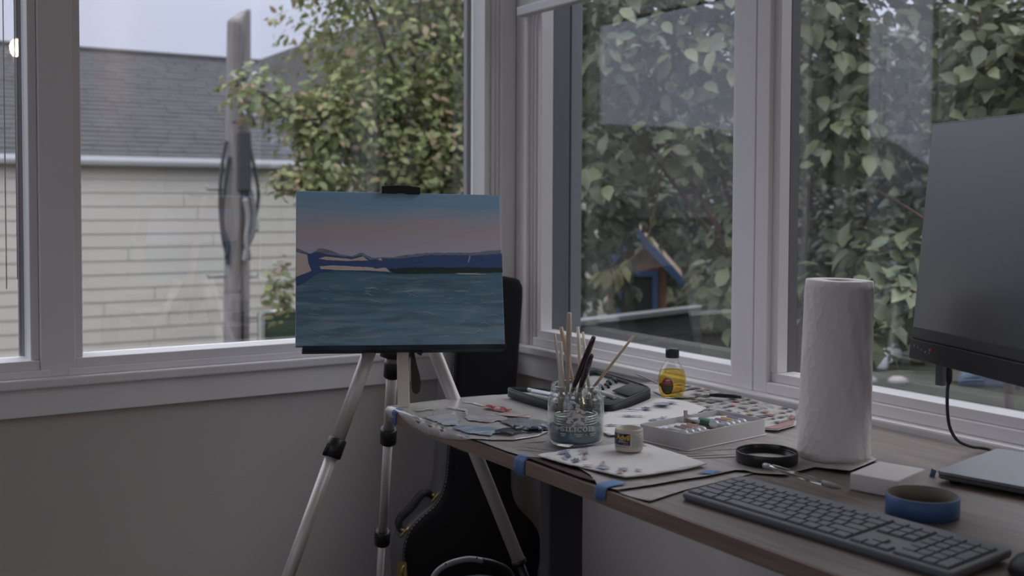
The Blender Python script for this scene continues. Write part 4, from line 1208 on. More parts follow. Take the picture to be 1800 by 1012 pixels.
# ------------------------------------------------------------------ zip case, palette knives
CASEB = mat('black_zip_case', (.02, .022, .026), .5, bump=.4, bscale=500)
LINING = mat('grey_felt_lining', (.40, .39, .385), .9, bump=.4, bscale=600)
MESHB = mat('black_mesh_pocket', (.03, .032, .034), .6, bump=1., bscale=900)
zc = thing('pencil_case', 'open black zip case with grey lining lying behind the brush jar', 'case', (1.30, 1.79, ZD + .004))
def panel(name, A, B, C_, D_, th, rim, par):
    """A padded rounded panel: A,B,C,D corners; returns frame builder in (u,v,w)."""
    A, B, C_, D_ = (Vector(p) for p in (A, B, C_, D_))
    U_ = (B - A); V_ = (D_ - A); N_ = V_.cross(U_).normalized()
    if N_.z < 0: N_ = -N_
    def P(u, v, w): return A + U_ * u + V_ * v + (B - A + D_ - A - (C_ - A)) * (-u * v) + N_ * w - Vector((1.30, 1.79, ZD + .004))
    return P
def rr(n=6, r=.16, inset=0.):
    pts = []
    for cx, cy, a0 in ((1 - r, r, -pi / 2), (1 - r, 1 - r, 0), (r, 1 - r, pi / 2), (r, r, pi)):
        for k in range(n + 1):
            a = a0 + pi / 2 * k / n
            pts.append((cx + (r - inset) * cos(a), cy + (r - inset) * sin(a)))
    return pts
def tray_panel(name, corners, th):
    P = panel(name, *corners, th, .01, zc)
    out = rr(); inn = rr(inset=.055)
    n = len(out); m = MB()
    vs = [P(u, v, -th) for u, v in out] + [P(u, v, .004) for u, v in out] + [P(u, v, .004) for u, v in inn] + [P(u, v, -.003) for u, v in inn]
    fs = [tuple(range(n))]
    for r_i in range(3):
        fs += [(r_i * n + k, r_i * n + (k + 1) % n, (r_i + 1) * n + (k + 1) % n, (r_i + 1) * n + k) for k in range(n)]
    m.add(vs, fs, 0, True); m.build(name + '_shell', CASEB, zc)
    m = MB(); m.add([P(u, v, -.0025) for u, v in inn], [tuple(range(n))]); m.build(name + '_lining', LINING, zc)
    zm = MB(); zm.tube([P(u, v, .0045) for u, v in rr(inset=.02)] + [P(*rr(inset=.02)[0], .0045)], .0016, 6); zm.build('zip', mat('zip_tape', (.035, .037, .04), .6), zc)
    return P
PR = tray_panel('lid', ((1.395, 1.890, .785), (1.408, 1.700, .770), (1.262, 1.660, .752), (1.252, 1.858, .762)), .012)
PL = tray_panel('base', ((1.255, 1.855, .760), (1.262, 1.665, .756), (1.185, 1.71, .7555), (1.180, 1.905, .762)), .012)
m = MB()
def pocket(P, u0, u1, v0, v1, w=.004, nseg=8):
    m = MB(); vs = []
    for j in (0, 1):
        for k in range(nseg + 1):
            u = u0 + (u1 - u0) * k / nseg; v = v0 if j == 0 else v1
            vs.append(P(u, v, w + (.002 * abs(sin(k * pi / 2)) if j == 0 else 0)))
    m.add(vs, [(k, k + 1, nseg + 2 + k, nseg + 1 + k) for k in range(nseg)], 0, True)
    o = m.build('mesh_pocket', MESHB, zc)
    s_ = o.modifiers.new('thickness', 'SOLIDIFY'); s_.thickness = .002
pocket(PR, .66, .95, .06, .46)
pocket(PR, .74, .96, .62, .96)
for k in range(7):
    u = .44 + k * .02 - .03 * (k % 2); v = .08 + k * .11
    MB().tube([PR(u - .05, v, .0), PR(u, v + .03, .006), PR(u + .05, v + .06, .0)], .0035, 8, flat=.6).build('elastic_loop', CASEB, zc)
wt = thing('white_marker', 'white barrelled pen with dark end lying in the open zip case', 'pen', PR(.40, .66, .008) + zc.location)
a = PR(.40, .66, .008); b = PR(.88, .70, .008)
MB().tube([(0, 0, 0), b - a], .0042, 12).build('barrel', mat('white_plastic', (.7, .7, .7)), wt)
MB().tube([(b - a).normalized() * -.010, (b - a).normalized() * .001], [.0030, .0044], 12).build('end_cap', BLACK, wt)
for k, (u0, v0, u1, v1, lab) in enumerate(((.15, .62, .75, .30, 'upper silver pencil in the left half of the zip case'), (.28, .70, .85, .38, 'lower silver pencil in the left half of the zip case'))):
    a = PL(u0, v0, .006); b = PL(u1, v1 - .1, .006)
    o = MB().tube([(0, 0, 0), (b - a) * .93, b - a], [.0035, .0035, .001], 8).build('silver_pencil', mat('silver_lacquer', (.6, .6, .62), .3, metal=.5))
    o.location = a + zc.location
    tag(o, lab, 'pencil', 'silver pencils in the zip case')
kn = thing('palette_knife', 'steel palette knife with dark handle on newspaper right of the oil bottle', 'palette knife', (1.50, 1.70, ZD + .0078), (0, 0, -.75))
KST = mat('knife_steel', (.30, .30, .31), .35, metal=.7)
MB().prism([(-.045, -.002), (-.04, -.011), (-.02, -.012), (.005, -.004), (.012, -.003), (.012, .003), (.005, .004), (-.02, .012), (-.04, .011)], 0, .0012, 'xyz').build('blade', KST, kn)
MB().tube([(.008, 0, .001), (.03, 0, .006), (.04, 0, .0065)], .0016, 8).build('neck', KST, kn)
MB().tube([(.038, 0, .0065), (.05, 0, .0065), (.085, 0, .0055), (.10, 0, .005)], [.003, .0042, .004, .0022], 10).build('handle', BLACK, kn)
k2 = thing('palette_knife', 'grey palette knife leaning on the zip case edge behind the oil bottle', 'palette knife', (1.452, 1.822, .785))
kd = Vector((.062, -.052, -.034)); kd.normalize(); ks = Vector((.6, .75, 0)).normalized(); kn_ = kd.cross(ks)
m = MB(); q = [(-.002, .002), (.004, .0085), (.05, .0085), (.058, .003)]
poly = [kd * a + ks * b for a, b in q] + [kd * a - ks * b for a, b in q[::-1]]
m.add([p + kn_ * .0008 for p in poly] + [p - kn_ * .0008 for p in poly], [tuple(range(8)), tuple(range(15, 7, -1))] + [(i, (i + 1) % 8, 8 + (i + 1) % 8, 8 + i) for i in range(8)])
m.build('blade', KST, k2)
MB().tube([kd * .056, kd * .062, kd * .078], [.003, .0042, .0036], 10).build('handle', BLACK, k2)

# ------------------------------------------------------------------ paint tray and tubes
TRX = Vector((1.1853, 1.350)); ta = math.atan2(.0265, .2020)
TW_, TD_ = .2037, .109
tray = thing('paint_tray', 'white plastic tray of small paint tubes in front of the newspaper', 'tray', (TRX.x, TRX.y, ZD + .0032), (0, 0, ta))
TRW = mat('tray_white_plastic', (.55, .53, .52), .4)
def rect_r(x0, x1, y0, y1, r=.006, n=4):
    pts = []
    for cx, cy, a0 in ((x1 - r, y0 + r, -pi / 2), (x1 - r, y1 - r, 0), (x0 + r, y1 - r, pi / 2), (x0 + r, y0 + r, pi)):
        pts += [(cx + r * cos(a0 + pi / 2 * k / n), cy + r * sin(a0 + pi / 2 * k / n)) for k in range(n + 1)]
    return pts
m = MB(); rings = [(rect_r(-.002, TW_ + .002, -.002, TD_ + .002), 0), (rect_r(-.002, TW_ + .002, -.002, TD_ + .002), .0012), (rect_r(.0, TW_, .0, TD_), .0015), (rect_r(.0005, TW_ - .0005, .0005, TD_ - .0005), .0275), (rect_r(.0022, TW_ - .0022, .0022, TD_ - .0022), .0275), (rect_r(.003, TW_ - .003, .003, TD_ - .003), .011)]
n = len(rings[0][0]); vs = []; fs = []
for pts, z in rings:
    vs += [(x, y, z) for x, y in pts]
for i in range(len(rings) - 1):
    fs += [(i * n + k, i * n + (k + 1) % n, (i + 1) * n + (k + 1) % n, (i + 1) * n + k) for k in range(n)]
fs.append(tuple(range(n - 1, -1, -1))); fs.append(tuple((len(rings) - 1) * n + k for k in range(n)))
m.add(vs, fs, 0, True).build('tray_body', TRW, tray, .0006)
TUBEM = mat('tube_foil_white', (.72, .72, .75), .3, metal=.2)
tubes = [('black', (.012, .014, .022)), ('pale grey', (.42, .42, .42)), ('dark sepia', (.055, .045, .04)), ('brick red', (.22, .07, .045)), ('burnt orange', (.27, .11, .05)), ('dark green', (.02, .12, .065)), ('white', (.58, .58, .58)), ('deep blue', (.06, .09, .26)), ('crimson', (.24, .05, .07)), ('yellow ochre', (.42, .24, .03)), ('violet', (.12, .07, .2))]
xs = [.018, .034, .049, .066, .082, .112, .126, .139, .153, .170, .187]
for k, ((nm, c), x) in enumerate(zip(tubes, xs)):
    up = .0055 if k not in (5,) else .012
    r = .0065
    yaw = ta - pi / 2 + random.uniform(-.05, .05) - .02
    cx, cy = TRX.x + x * cos(ta) - .098 * sin(ta), TRX.y + x * sin(ta) + .098 * cos(ta)
    t = thing('paint_tube', nm + ' paint tube with pale foil crimp lying in the tray', 'paint tube', (cx, cy, ZD + .0032 + .0075 + r + up), (0, .03, yaw), group='paint tubes in the tray')
    # along local +x: crimp, body, shoulder, cap
    m = MB(); n = 14; vs = []; fs = []
    prof = [(0, .0078, .0006), (.006, .0078, .0008), (.02, .0072, .0042), (.035, r, r), (.066, r, r), (.069, .0035, .0035), (.071, .0032, .0032)]
    for (px, a_, b_) in prof:
        vs += [(px, a_ * cos(2 * pi * q / n), b_ * sin(2 * pi * q / n)) for q in range(n)]
    for i in range(len(prof) - 1):
        fs += [(i * n + q, i * n + (q + 1) % n, (i + 1) * n + (q + 1) % n, (i + 1) * n + q) for q in range(n)]
    fs += [tuple(range(n - 1, -1, -1)), tuple((len(prof) - 1) * n + q for q in range(n))]
    m.add(vs, fs, 0, True).build('body', TUBEM, t)
    MB().tube([(.028, 0, 0), (.0355, 0, 0), (.054, 0, 0)], [.00625, .0067, .0067], 14, caps=False).build('colour_band', mat('tube_' + nm.replace(' ', '_'), c, .4), t)
    MB().tube([(.0705, 0, 0), (.0715, 0, 0), (.080, 0, 0), (.081, 0, 0)], [.0042, .0048, .0044, .0036], 12).build('cap', mat('tube_cap_grey', (.42, .41, .41), .5), t)
    m = MB()
    for q in range(5):
        a0 = .056 + q * .0017
        m.box(a0, a0 + .0011, -.0028, .0028, .00655, .0068)
    tag(m.build('tube_print', mat('grey_ink', (.36, .36, .36)), t), kind='stuff')
dv = MB().box(-.0028, .0028, -.002, .002, 0, .036).box(.0028, .045, -.001, .001, .010, .030)
dv.v = [(x, y, z - (.020 * max(0, x - .002) / .043 if z > .015 and x > .002 else 0)) for x, y, z in dv.v]
o = dv.build('paint_label_strip', mat('pale_pink_plastic', (.46, .41, .40), .5))
o.location = (TRX.x + .106 * cos(ta) - .098 * sin(ta), TRX.y + .106 * sin(ta) + .098 * cos(ta), ZD + .0065)
tag(o, 'pale upright plastic strip standing in the middle of the paint tray', 'strip')

# ------------------------------------------------------------------ jar lid, paper roll, sponge block, tape roll
lid = thing('jar_lid', 'black round jar lid lying upside down beside the paper roll', 'lid', (1.243, 1.232, ZD + .0034))
MB().lathe([(0, 0), (.045, 0), (.0470, .002), (.0472, .0165), (.0466, .0176), (.0457, .0176), (.0452, .0165), (.0452, .0035), (0, .0035)], 56).build('rim', mat('black_lid_enamel', (.014, .014, .017), .3), lid)
MB().lathe([(0, .0042), (.0395, .0042), (.0405, .0036)], 40).build('liner', mat('white_liner', (.5, .48, .46), .5), lid)
MB().lathe([(.0452, .0105), (.0441, .0115), (.0452, .0125)], 40).build('thread', mat('black_lid_enamel', (.014, .014, .017)), lid)
roll = thing('paper_towel_roll', 'tall white paper towel roll standing on the desk', 'paper towel roll', (1.363, 1.206, ZD + .0030))
ROLLM = bpy.data.materials.new('quilted_white_paper'); ROLLM.use_nodes = True
t_ = ROLLM.node_tree; b_ = t_.nodes['Principled BSDF']
b_.inputs['Base Color'].default_value = (.88, .82, .80, 1); b_.inputs['Roughness'].default_value = .95
co = t_.nodes.new('ShaderNodeTexCoord'); vo = t_.nodes.new('ShaderNodeTexVoronoi'); vo.inputs['Scale'].default_value = 95
mp = t_.nodes.new('ShaderNodeMapping'); mp.inputs['Scale'].default_value = (1, 1, .8); mp.inputs['Rotation'].default_value = (.5, .3, 0)
wv = t_.nodes.new('ShaderNodeTexWave'); wv.inputs['Scale'].default_value = 11; wv.inputs['Distortion'].default_value = 3.5; wv.inputs['Detail'].default_value = 2
ad = t_.nodes.new('ShaderNodeMath'); ad.operation = 'ADD'
bp = t_.nodes.new('ShaderNodeBump'); bp.inputs['Strength'].default_value = .6; bp.inputs['Distance'].default_value = .0025
t_.links.new(co.outputs['Object'], mp.inputs[0]); t_.links.new(mp.outputs[0], vo.inputs['Vector']); t_.links.new(mp.outputs[0], wv.inputs['Vector'])
t_.links.new(vo.outputs['Distance'], ad.inputs[0]); t_.links.new(wv.outputs['Fac'], ad.inputs[1]); t_.links.new(ad.outputs[0], bp.inputs['Height']); t_.links.new(bp.outputs[0], b_.inputs['Normal'])
m = MB(); n = 72; zs = list(np.linspace(0, .279, 24)); vs = []; fs = []
for i, z in enumerate(zs):
    for k in range(n):
        a = 2 * pi * k / n
        r = .0560 - .0040 * z / .279 + .0006 * noise.noise((cos(a) * 2, sin(a) * 2, z * 12))
        r += .0012 * ((a + 2.0) % (2 * pi)) / (2 * pi)          # spiral: the loose sheet edge
        if i in (0, len(zs) - 1): r -= .0012
        vs.append((r * cos(a) + .006 * z / .279 * 0, r * sin(a), z))
for i in range(len(zs) - 1):
    fs += [(i * n + k, i * n + (k + 1) % n, (i + 1) * n + (k + 1) % n, (i + 1) * n + k) for k in range(n)]
o_ = len(vs)
for z in (.279, .0):
    vs += [(.0225 * cos(2 * pi * k / n), .0225 * sin(2 * pi * k / n), z) for k in range(n)]
L_ = (len(zs) - 1) * n
fs += [(L_ + k, L_ + (k + 1) % n, o_ + (k + 1) % n, o_ + k) for k in range(n)]
fs += [(o_ + k, o_ + (k + 1) % n, o_ + n + (k + 1) % n, o_ + n + k) for k in range(n)]
fs += [(k, o_ + n + k, o_ + n + (k + 1) % n, (k + 1) % n) for k in range(n)]
m.add(vs, fs, 0, True).build('paper', ROLLM, roll)
roll.rotation_euler = (.012, .015, 0)
MB().lathe([(.0222, .002), (.0222, .277), (.0210, .277), (.0210, .002)], 32).build('core', mat('cardboard', (.20, .15, .11), .9), roll)
sb = Vector((1.2484, .9917)); sa_ = math.atan2(1.0179 - .9917, 1.3414 - 1.2484)
o = MB().box(0, .0966, 0, .0690, 0, .0240).build('sponge_block', mat('white_foam', (.80, .76, .74), .95, bump=.2, bscale=700), None, .0015)
o.location = (sb.x, sb.y, ZD + .0003); o.rotation_euler = (0, 0, sa_)
tag(o, 'white rectangular foam eraser block behind the blue tape roll', 'sponge')
tr = thing('tape_roll', 'nearly used roll of blue masking tape standing flat behind the keyboard', 'tape roll', (1.2167, .9273, ZD + .0002))
MB().lathe([(.0448, 0), (.0460, .0006), (.0462, .0254), (.0455, .0258), (.0442, .0258)], 64).build('tape', mat('blue_tape_roll', (.05, .12, .28), .45), tr)
MB().lathe([(.0448, .0003), (.0442, .0262), (.0428, .0262), (.0430, .0003), (.0448, .0003)], 64).build('core', mat('cardboard_core', (.22, .195, .17), .85), tr)

# ------------------------------------------------------------------ keyboard
KBD = mat('dark_grey_keyboard', (.155, .163, .18), .5, bump=.05, bscale=800)
KEYM = mat('dark_grey_keycap', (.155, .165, .185), .55)
KL, KD = .405, .123
kb = thing('keyboard', 'dark grey full size keyboard with number pad along the front of the desk', 'keyboard', (.9925, 1.1430, ZD + .0005), (radians(2.2), 0, -1.5014))
m = MB(); pr = rect_r(0, KL, 0, KD, .007)
n = len(pr); vs = [(x, y, .0) for x, y in rect_r(.002, KL - .002, .002, KD - .002, .006)] + [(x, y, .004) for x, y in pr] + [(x, y, .0085) for x, y in pr] + [(x, y, .0100) for x, y in rect_r(.0015, KL - .0015, .0015, KD - .0015, .006)]
fs = [tuple(range(n - 1, -1, -1)), tuple(3 * n + k for k in range(n))]
for i in range(3):
    fs += [(i * n + k, i * n + (k + 1) % n, (i + 1) * n + (k + 1) % n, (i + 1) * n + k) for k in range(n)]
m.add(vs, fs).build('body', KBD, kb)
UND = mat('key_gap_shade', (.012, .012, .014), .6)  # dark plates under the keys paint in the shadow of the gaps
for (a_, b_, c_, d_) in ((0, 14.5, 0, 6), (14.75, 17.75, 3, 6), (14.75, 17.75, 0, 1), (15.75, 16.75, 1, 2), (18, 22, 0, 6)):
    kp_ = (KL - .014) / 22.0
    MB().box(.007 + a_ * kp_ - .0012, .007 + b_ * kp_ - .0012, .008 + c_ * .0168 - .0012, .008 + min(d_ * .0168, 5.87 * .0168) - .0012, .0098, .0102).build('key_shade_plate', UND, kb)
KP = (KL - .014) / 22.0; KR = .0168; KY0 = .008
kmesh = {}
def key(u, row, w=1., h=1.):
    kk = (round(w, 2), round(h, 2))
    if kk not in kmesh:
        W = KP * w - .0024; D_ = KR * h - .0024
        mk = MB(); a = [(0, 0, 0), (W, 0, 0), (W, D_, 0), (0, D_, 0)]; i_ = .0008
        mk.hexa(a, [(i_, i_, .0028), (W - i_, i_, .0028), (W - i_, D_ - i_, .0028), (i_, D_ - i_, .0028)])
        kmesh[kk] = mk.mesh('key', KEYM)
        if True:
            bm = bmesh.new(); bm.from_mesh(kmesh[kk]); bmesh.ops.recalc_face_normals(bm, faces=bm.faces); bm.to_mesh(kmesh[kk]); bm.free()
    o = bpy.data.objects.new('key', kmesh[kk]); COL.objects.link(o); o.parent = kb
    o.location = (.007 + u * KP, KY0 + row * KR, .0100)
u = 0
for w in (1.25, 1.25, 1.25, 5.75, 1.25, 1.25, 1.25, 1.25): key(u, 0, w); u += w
u = 2.25; key(0, 1, 2.25)
for k in range(10): key(u, 1); u += 1
key(u, 1, 2.25)
key(0, 2, 1.75); u = 1.75
for k in range(11): key(u, 2); u += 1
key(u, 2, 1.75)
key(0, 3, 1.5); u = 1.5
for k in range(12): key(u, 3); u += 1
key(u, 3, 1.0)
key(0, 4); u = 1
for k in range(12): key(u, 4); u += 1
key(u, 4, 1.5)
u = 0
for k in range(14): key(u, 5, 1.035, .85); u += 1.035
for k in range(3):
    key(14.75 + k, 0)
    for r_i in (3, 4): key(14.75 + k, r_i)
    key(14.75 + k, 5, 1, .85)
key(15.75, 1)
key(18, 0, 2); key(20, 0); key(21, 0, 1, 2)
for r_i in (1, 2, 3):
    for k in range(3): key(18 + k, r_i)
key(21, 2, 1, 2)
for k in range(4): key(18 + k, 4); key(18 + k, 5, 1, .85)
# clear pen
pen = thing('clear_pen', 'clear plastic ballpoint pen lying along the back of the keyboard', 'pen', (1.176, 1.172, ZD + .0185), (0, .03, math.atan2(1.030 - 1.172, .008)))
CLR = thin_glass('clear_plastic', (.80, .79, .77), f0=.05, mult=1.5)
MB().tube([(.014, 0, 0), (.11, 0, 0)], .0040, 12).build('barrel', CLR, pen)
MB().tube([(.012, 0, 0), (.108, 0, 0)], .0015, 8).build('refill', mat('pen_refill', (.55, .54, .53), .4), pen)
MB().tube([(.0, 0, 0), (.003, 0, 0), (.012, 0, 0), (.015, 0, 0)], [.003, .0042, .0042, .003], 12).build('clicker', mat('pen_metal', (.45, .45, .45), .4, metal=.3), pen)
MB().tube([(.108, 0, 0), (.118, 0, 0), (.128, 0, 0), (.138, 0, 0), (.1385, 0, 0)], [.0042, .0044, .0042, .0016, .0008], 12).build('grip', mat('pen_grip', (.30, .29, .28), .5), pen)
MB().tube([(.018, -.001, .0045), (.05, -.001, .0048)], .0012, 6).build('clip', MATS['pen_metal'], pen)
# mouse in the dark corner
ms = MB(); ms.ball((0, 0, .004), (.033, .055, .030), 20)
ms.v = [(x, y, max(0, z)) for x, y, z in ms.v]
o = ms.build('computer_mouse', mat('black_mouse', (.012, .012, .014), .5)); o.location = (1.120, .678, ZD + .0003); o.rotation_euler = (0, 0, .2)
tag(o, 'black mouse at the right end of the keyboard', 'mouse')

# ------------------------------------------------------------------ laptop, monitor, cable
lp = thing('laptop', 'closed silver laptop lying below the monitor', 'laptop', (1.3694, 1.0217, ZD), (0, 0, math.atan2(1.0579 - 1.0217, 1.5414 - 1.3694)))
SILV = mat('silver_laptop_shell', (.22, .23, .25), .42, metal=.3)
LW, LD = .215, .305
MB().prism(rect_r(0, LW, -LD, 0, .010, 5), .0125, .0175, 'xyz').build('lid', SILV, lp, .0012)
MB().prism(rect_r(.0005, LW - .0005, -LD + .0005, -.0005, .010, 5), .0065, .0122, 'xyz').build('base', mat('laptop_base_grey', (.10, .10, .105), .5, metal=.5), lp, .0012)
for x, y in ((.02, -.02), (LW - .02, -.02), (.02, -LD + .02), (LW - .02, -LD + .02)):
    MB().lathe([(0, 0), (.008, 0), (.008, .0066), (0, .0066)], 16, c=(x, y, 0)).build('rubber_foot', BLACK, lp)

MA = .375; MT = .086
mon = thing('monitor', 'large thin monitor with dark matte screen and lower button strip', 'monitor', (1.466, 1.148, .899))
e_ = Vector((sin(MA), cos(MA), 0)); bk_ = Vector((cos(MA), -sin(MA), 0)); up_ = Vector((0, 0, cos(MT))) + bk_ * sin(MT); nk_ = e_.cross(up_)
if nk_.dot(bk_) < 0: nk_ = -nk_
# local frame: x to the right (away from the left edge), y back, z up the panel
mon.matrix_world = Matrix(((-e_.x, nk_.x, up_.x, 1.466), (-e_.y, nk_.y, up_.y, 1.148), (-e_.z, nk_.z, up_.z, .899), (0, 0, 0, 1)))
MWd, MHt = .612, .371
SCR = mat('matte_black_screen', (.045, .046, .052), .33, spec=1.0, coat=1.)
SCR.node_tree.nodes['Principled BSDF'].inputs['Coat Roughness'].default_value = .33
BEZ = mat('dark_grey_bezel', (.052, .052, .056), .5)
CHIN = mat('black_chin', (.018, .018, .019), .55)
MB().box(0, MWd, .003, .022, .030, MHt).build('panel', BLACK, mon, .002)
MB().box(.0025, MWd - .0025, .0015, .004, .050, MHt - .0025).build('screen', SCR, mon)
MB().box(.0005, MWd - .0005, .001, .004, .0335, .0498).build('lower_bezel', BEZ, mon, .0005)
MB().box(0, MWd, .0, .024, 0, .0312).build('chin', CHIN, mon, .0015)
ICON = mat('icon_print', (.30, .29, .29), .6)
CH_ = [c for c in mon.children if c.name.startswith('chin')][0]
for k, (x, z, w, h) in enumerate(((.0125, .0185, .0018, .0042), (.0235, .0180, .0012, .0040), (.0335, .0160, .0018, .0018), (.0440, .0140, .0035, .0022), (.0560, .0130, .0014, .0040))):
    MB().box(x, x + w, -.0004, .0002, z, z + h).build('button_icon', ICON, CH_)
MB().box(.0570, .0590, -.0004, .0002, .0185, .0215).build('power_light', emit('red_led', (1, .05, .05), .35), CH_)
# arm behind the monitor, clamped to the desk
MB().box(.25, .36, .022, .05, .13, .24).build('back_plate', BLACK, mon, .004)
MI = mon.matrix_world.inverted()
def mworld(pts): return [MI @ Vector(p) for p in pts]
MB().tube(mworld([(1.575, .62, ZD + .001), (1.575, .62, ZD + .36)]), .016, 16).build('support_post', BLACK, mon)
mb = MB(); mb.T = MI; mb.box(1.535, 1.612, .58, .66, ZD + .0005, ZD + .012); mb.build('desk_clamp', BLACK, mon, .003)
ap = mon.matrix_world @ Vector((.305, .052, .185))
MB().tube(mworld(smooth_path([(1.575, .62, ZD + .335), (1.565, .72, ZD + .335), ap + Vector((.03, -.01, 0)), ap], 5)), .012, 10).build('support_arm', BLACK, mon)
cb = thing('monitor_cable', 'black cable curving from the monitor bottom down to the desk', 'cable', (1.4875, 1.100, .90))
pts = [(1.4960, 1.0950, .897), (1.4965, 1.0955, .868), (1.495, 1.097, .850), (1.500, 1.100, .820), (1.515, 1.106, .790), (1.54, 1.110, .766), (1.575, 1.112, .752), (1.600, 1.108, .747), (1.606, 1.097, .7455), (1.598, 1.085, .7450)]
MB().tube([Vector(p) - cb.location for p in smooth_path(pts[1:], 7)], .0026, 10).build('cord', CAB, cb)
MB().tube([Vector(p) - cb.location for p in (pts[0], pts[1], (1.4963, 1.0958, .862))], [.0048, .0048, .0032], 12).build('plug', BLACK, cb)
MB().box(-.0085, .0015, -.005, .008, -.040, -.004).build('connector', mat('grey_connector', (.10, .10, .11), .5), cb, .001)
# scrap of clear film by the roll
o = sheet('plastic_wrap', [(1.555, 1.468), (1.585, 1.47), (1.585, 1.435), (1.545, 1.43), (1.535, 1.445)], ZD + .008, thin_glass('clear_film', (.88, .88, .88), f0=.08, mult=3.), lift=lambda x, y: .022 * math.exp(-((x - 1.57) / .018) ** 2 - ((y - 1.452) / .018) ** 2), amp=.003, nscale=60, step=.006, seed=21, thick=0)
tag(o, 'crumpled scrap of clear plastic film left of the paper roll', 'film')

# ================================================================== EASEL AND CANVAS
CP = Vector((.962, 1.923, .864)); ca_, ct_, cr_ = -.335, .256, -.016
ce = Vector((cos(ca_), sin(ca_), 0)); cb_ = Vector((-sin(ca_), cos(ca_), 0)); cu = Vector((0, 0, cos(ct_))) + cb_ * sin(ct_)
ce2 = ce * cos(cr_) + cu * sin(cr_); cu2 = -ce * sin(cr_) + cu * cos(cr_); cn = cu2.cross(ce2)   # points back
if cn.dot(cb_) < 0: cn = -cn
CM = Matrix(((ce2.x, cn.x, cu2.x, CP.x), (ce2.y, cn.y, cu2.y, CP.y), (ce2.z, cn.z, cu2.z, CP.z), (0, 0, 0, 1)))
cv = thing('canvas_painting', 'unfinished seascape painting on a stretched canvas held by the easel', 'painting')
cv.matrix_world = CM
PM = bpy.data.materials.new('seascape_paint'); PM.use_nodes = True
t_ = PM.node_tree; b_ = t_.nodes['Principled BSDF']; b_.inputs['Roughness'].default_value = .42
co = t_.nodes.new('ShaderNodeTexCoord'); sp_ = t_.nodes.new('ShaderNodeSeparateXYZ'); t_.links.new(co.outputs['Object'], sp_.inputs[0])
def stretched(scale, st, det=5, dist=0.):
    mp = t_.nodes.new('ShaderNodeMapping'); mp.inputs['Scale'].default_value = st; t_.links.new(co.outputs['Object'], mp.inputs[0])
    n_ = t_.nodes.new('ShaderNodeTexNoise'); n_.inputs['Scale'].default_value = scale; n_.inputs['Detail'].default_value = det; n_.inputs['Distortion'].default_value = dist
    t_.links.new(mp.outputs[0], n_.inputs['Vector']); return n_
def math_(op, a, b):
    q = t_.nodes.new('ShaderNodeMath'); q.operation = op
    for i, v in enumerate((a, b)):
        if isinstance(v, (int, float)): q.inputs[i].default_value = v
        else: t_.links.new(v, q.inputs[i])
    return q.outputs[0]
nz = stretched(6, (1, 1, 5)); nz2 = stretched(26, (.18, 1, 4), 6)
h_ = math_('ADD', math_('MULTIPLY', sp_.outputs['Z'], 1 / .305), math_('ADD', math_('MULTIPLY', math_('SUBTRACT', nz.outputs[0], .5), .14), math_('MULTIPLY', math_('SUBTRACT', nz2.outputs[0], .5), .16)))
rm_ = t_.nodes.new('ShaderNodeValToRGB'); t_.links.new(h_, rm_.inputs[0])
stops = [(0, (0.221, 0.377, 0.494)), (0.1, (0.195, 0.345, 0.468)), (0.3, (0.13, 0.26, 0.377)), (0.46, (0.111, 0.24, 0.325)), (0.505, (0.065, 0.143, 0.182)), (0.515, (0.611, 0.624, 0.728)), (0.6, (0.624, 0.611, 0.728)), (0.68, (0.624, 0.559, 0.624)), (0.76, (0.624, 0.533, 0.559)), (0.84, (0.468, 0.546, 0.65)), (0.93, (0.286, 0.494, 0.689)), (1.0, (0.312, 0.52, 0.702))]
el = rm_.color_ramp.elements
el[0].position, el[0].color = 0, (*stops[0][1], 1); el[1].position, el[1].color = 1, (*stops[-1][1], 1)
for p_, c_ in stops[1:-1]:
    q = el.new(p_); q.color = (*c_, 1)
wvn = stretched(9, (1.2, 1, 9), 8, .6)
foam = t_.nodes.new('ShaderNodeMapRange'); foam.inputs['From Min'].default_value = .50; foam.inputs['From Max'].default_value = .74; t_.links.new(wvn.outputs[0], foam.inputs[0])
sea = math_('LESS_THAN', sp_.outputs['Z'], .138)
ff = math_('MULTIPLY', math_('MULTIPLY', foam.outputs[0], sea), .55)
dkn = stretched(7, (1, 1, 10), 6, .5)
dk = t_.nodes.new('ShaderNodeMapRange'); dk.inputs['From Min'].default_value = .45; dk.inputs['From Max'].default_value = .62; t_.links.new(dkn.outputs[0], dk.inputs[0])
mxd = t_.nodes.new('ShaderNodeMix'); mxd.data_type = 'RGBA'; mxd.inputs[7].default_value = (.065, .135, .175, 1)
t_.links.new(rm_.outputs[0], mxd.inputs[6]); t_.links.new(math_('MULTIPLY', math_('MULTIPLY', dk.outputs[0], sea), .6), mxd.inputs[0])
mxf = t_.nodes.new('ShaderNodeMix'); mxf.data_type = 'RGBA'; mxf.inputs[7].default_value = (.46, .52, .56, 1)
t_.links.new(mxd.outputs[2], mxf.inputs[6]); t_.links.new(ff, mxf.inputs[0]); t_.links.new(mxf.outputs[2], b_.inputs['Base Color'])
bp = t_.nodes.new('ShaderNodeBump'); bp.inputs['Strength'].default_value = .35; bp.inputs['Distance'].default_value = .002
t_.links.new(wvn.outputs[0], bp.inputs['Height']); t_.links.new(bp.outputs[0], b_.inputs['Normal'])
MB().box(-.203, .203, 0, .018, 0, .305).build('canvas', PM, cv, .0015)
for x0, x1, z0, z1 in ((-.20, -.165, .003, .302), (.165, .20, .003, .302), (-.165, .165, .003, .038), (-.165, .165, .267, .302)):
    MB().box(x0, x1, .0181, .020, z0, z1).build('stretcher_bar', mat('stretcher_pine', (.45, .34, .22), .7), cv)
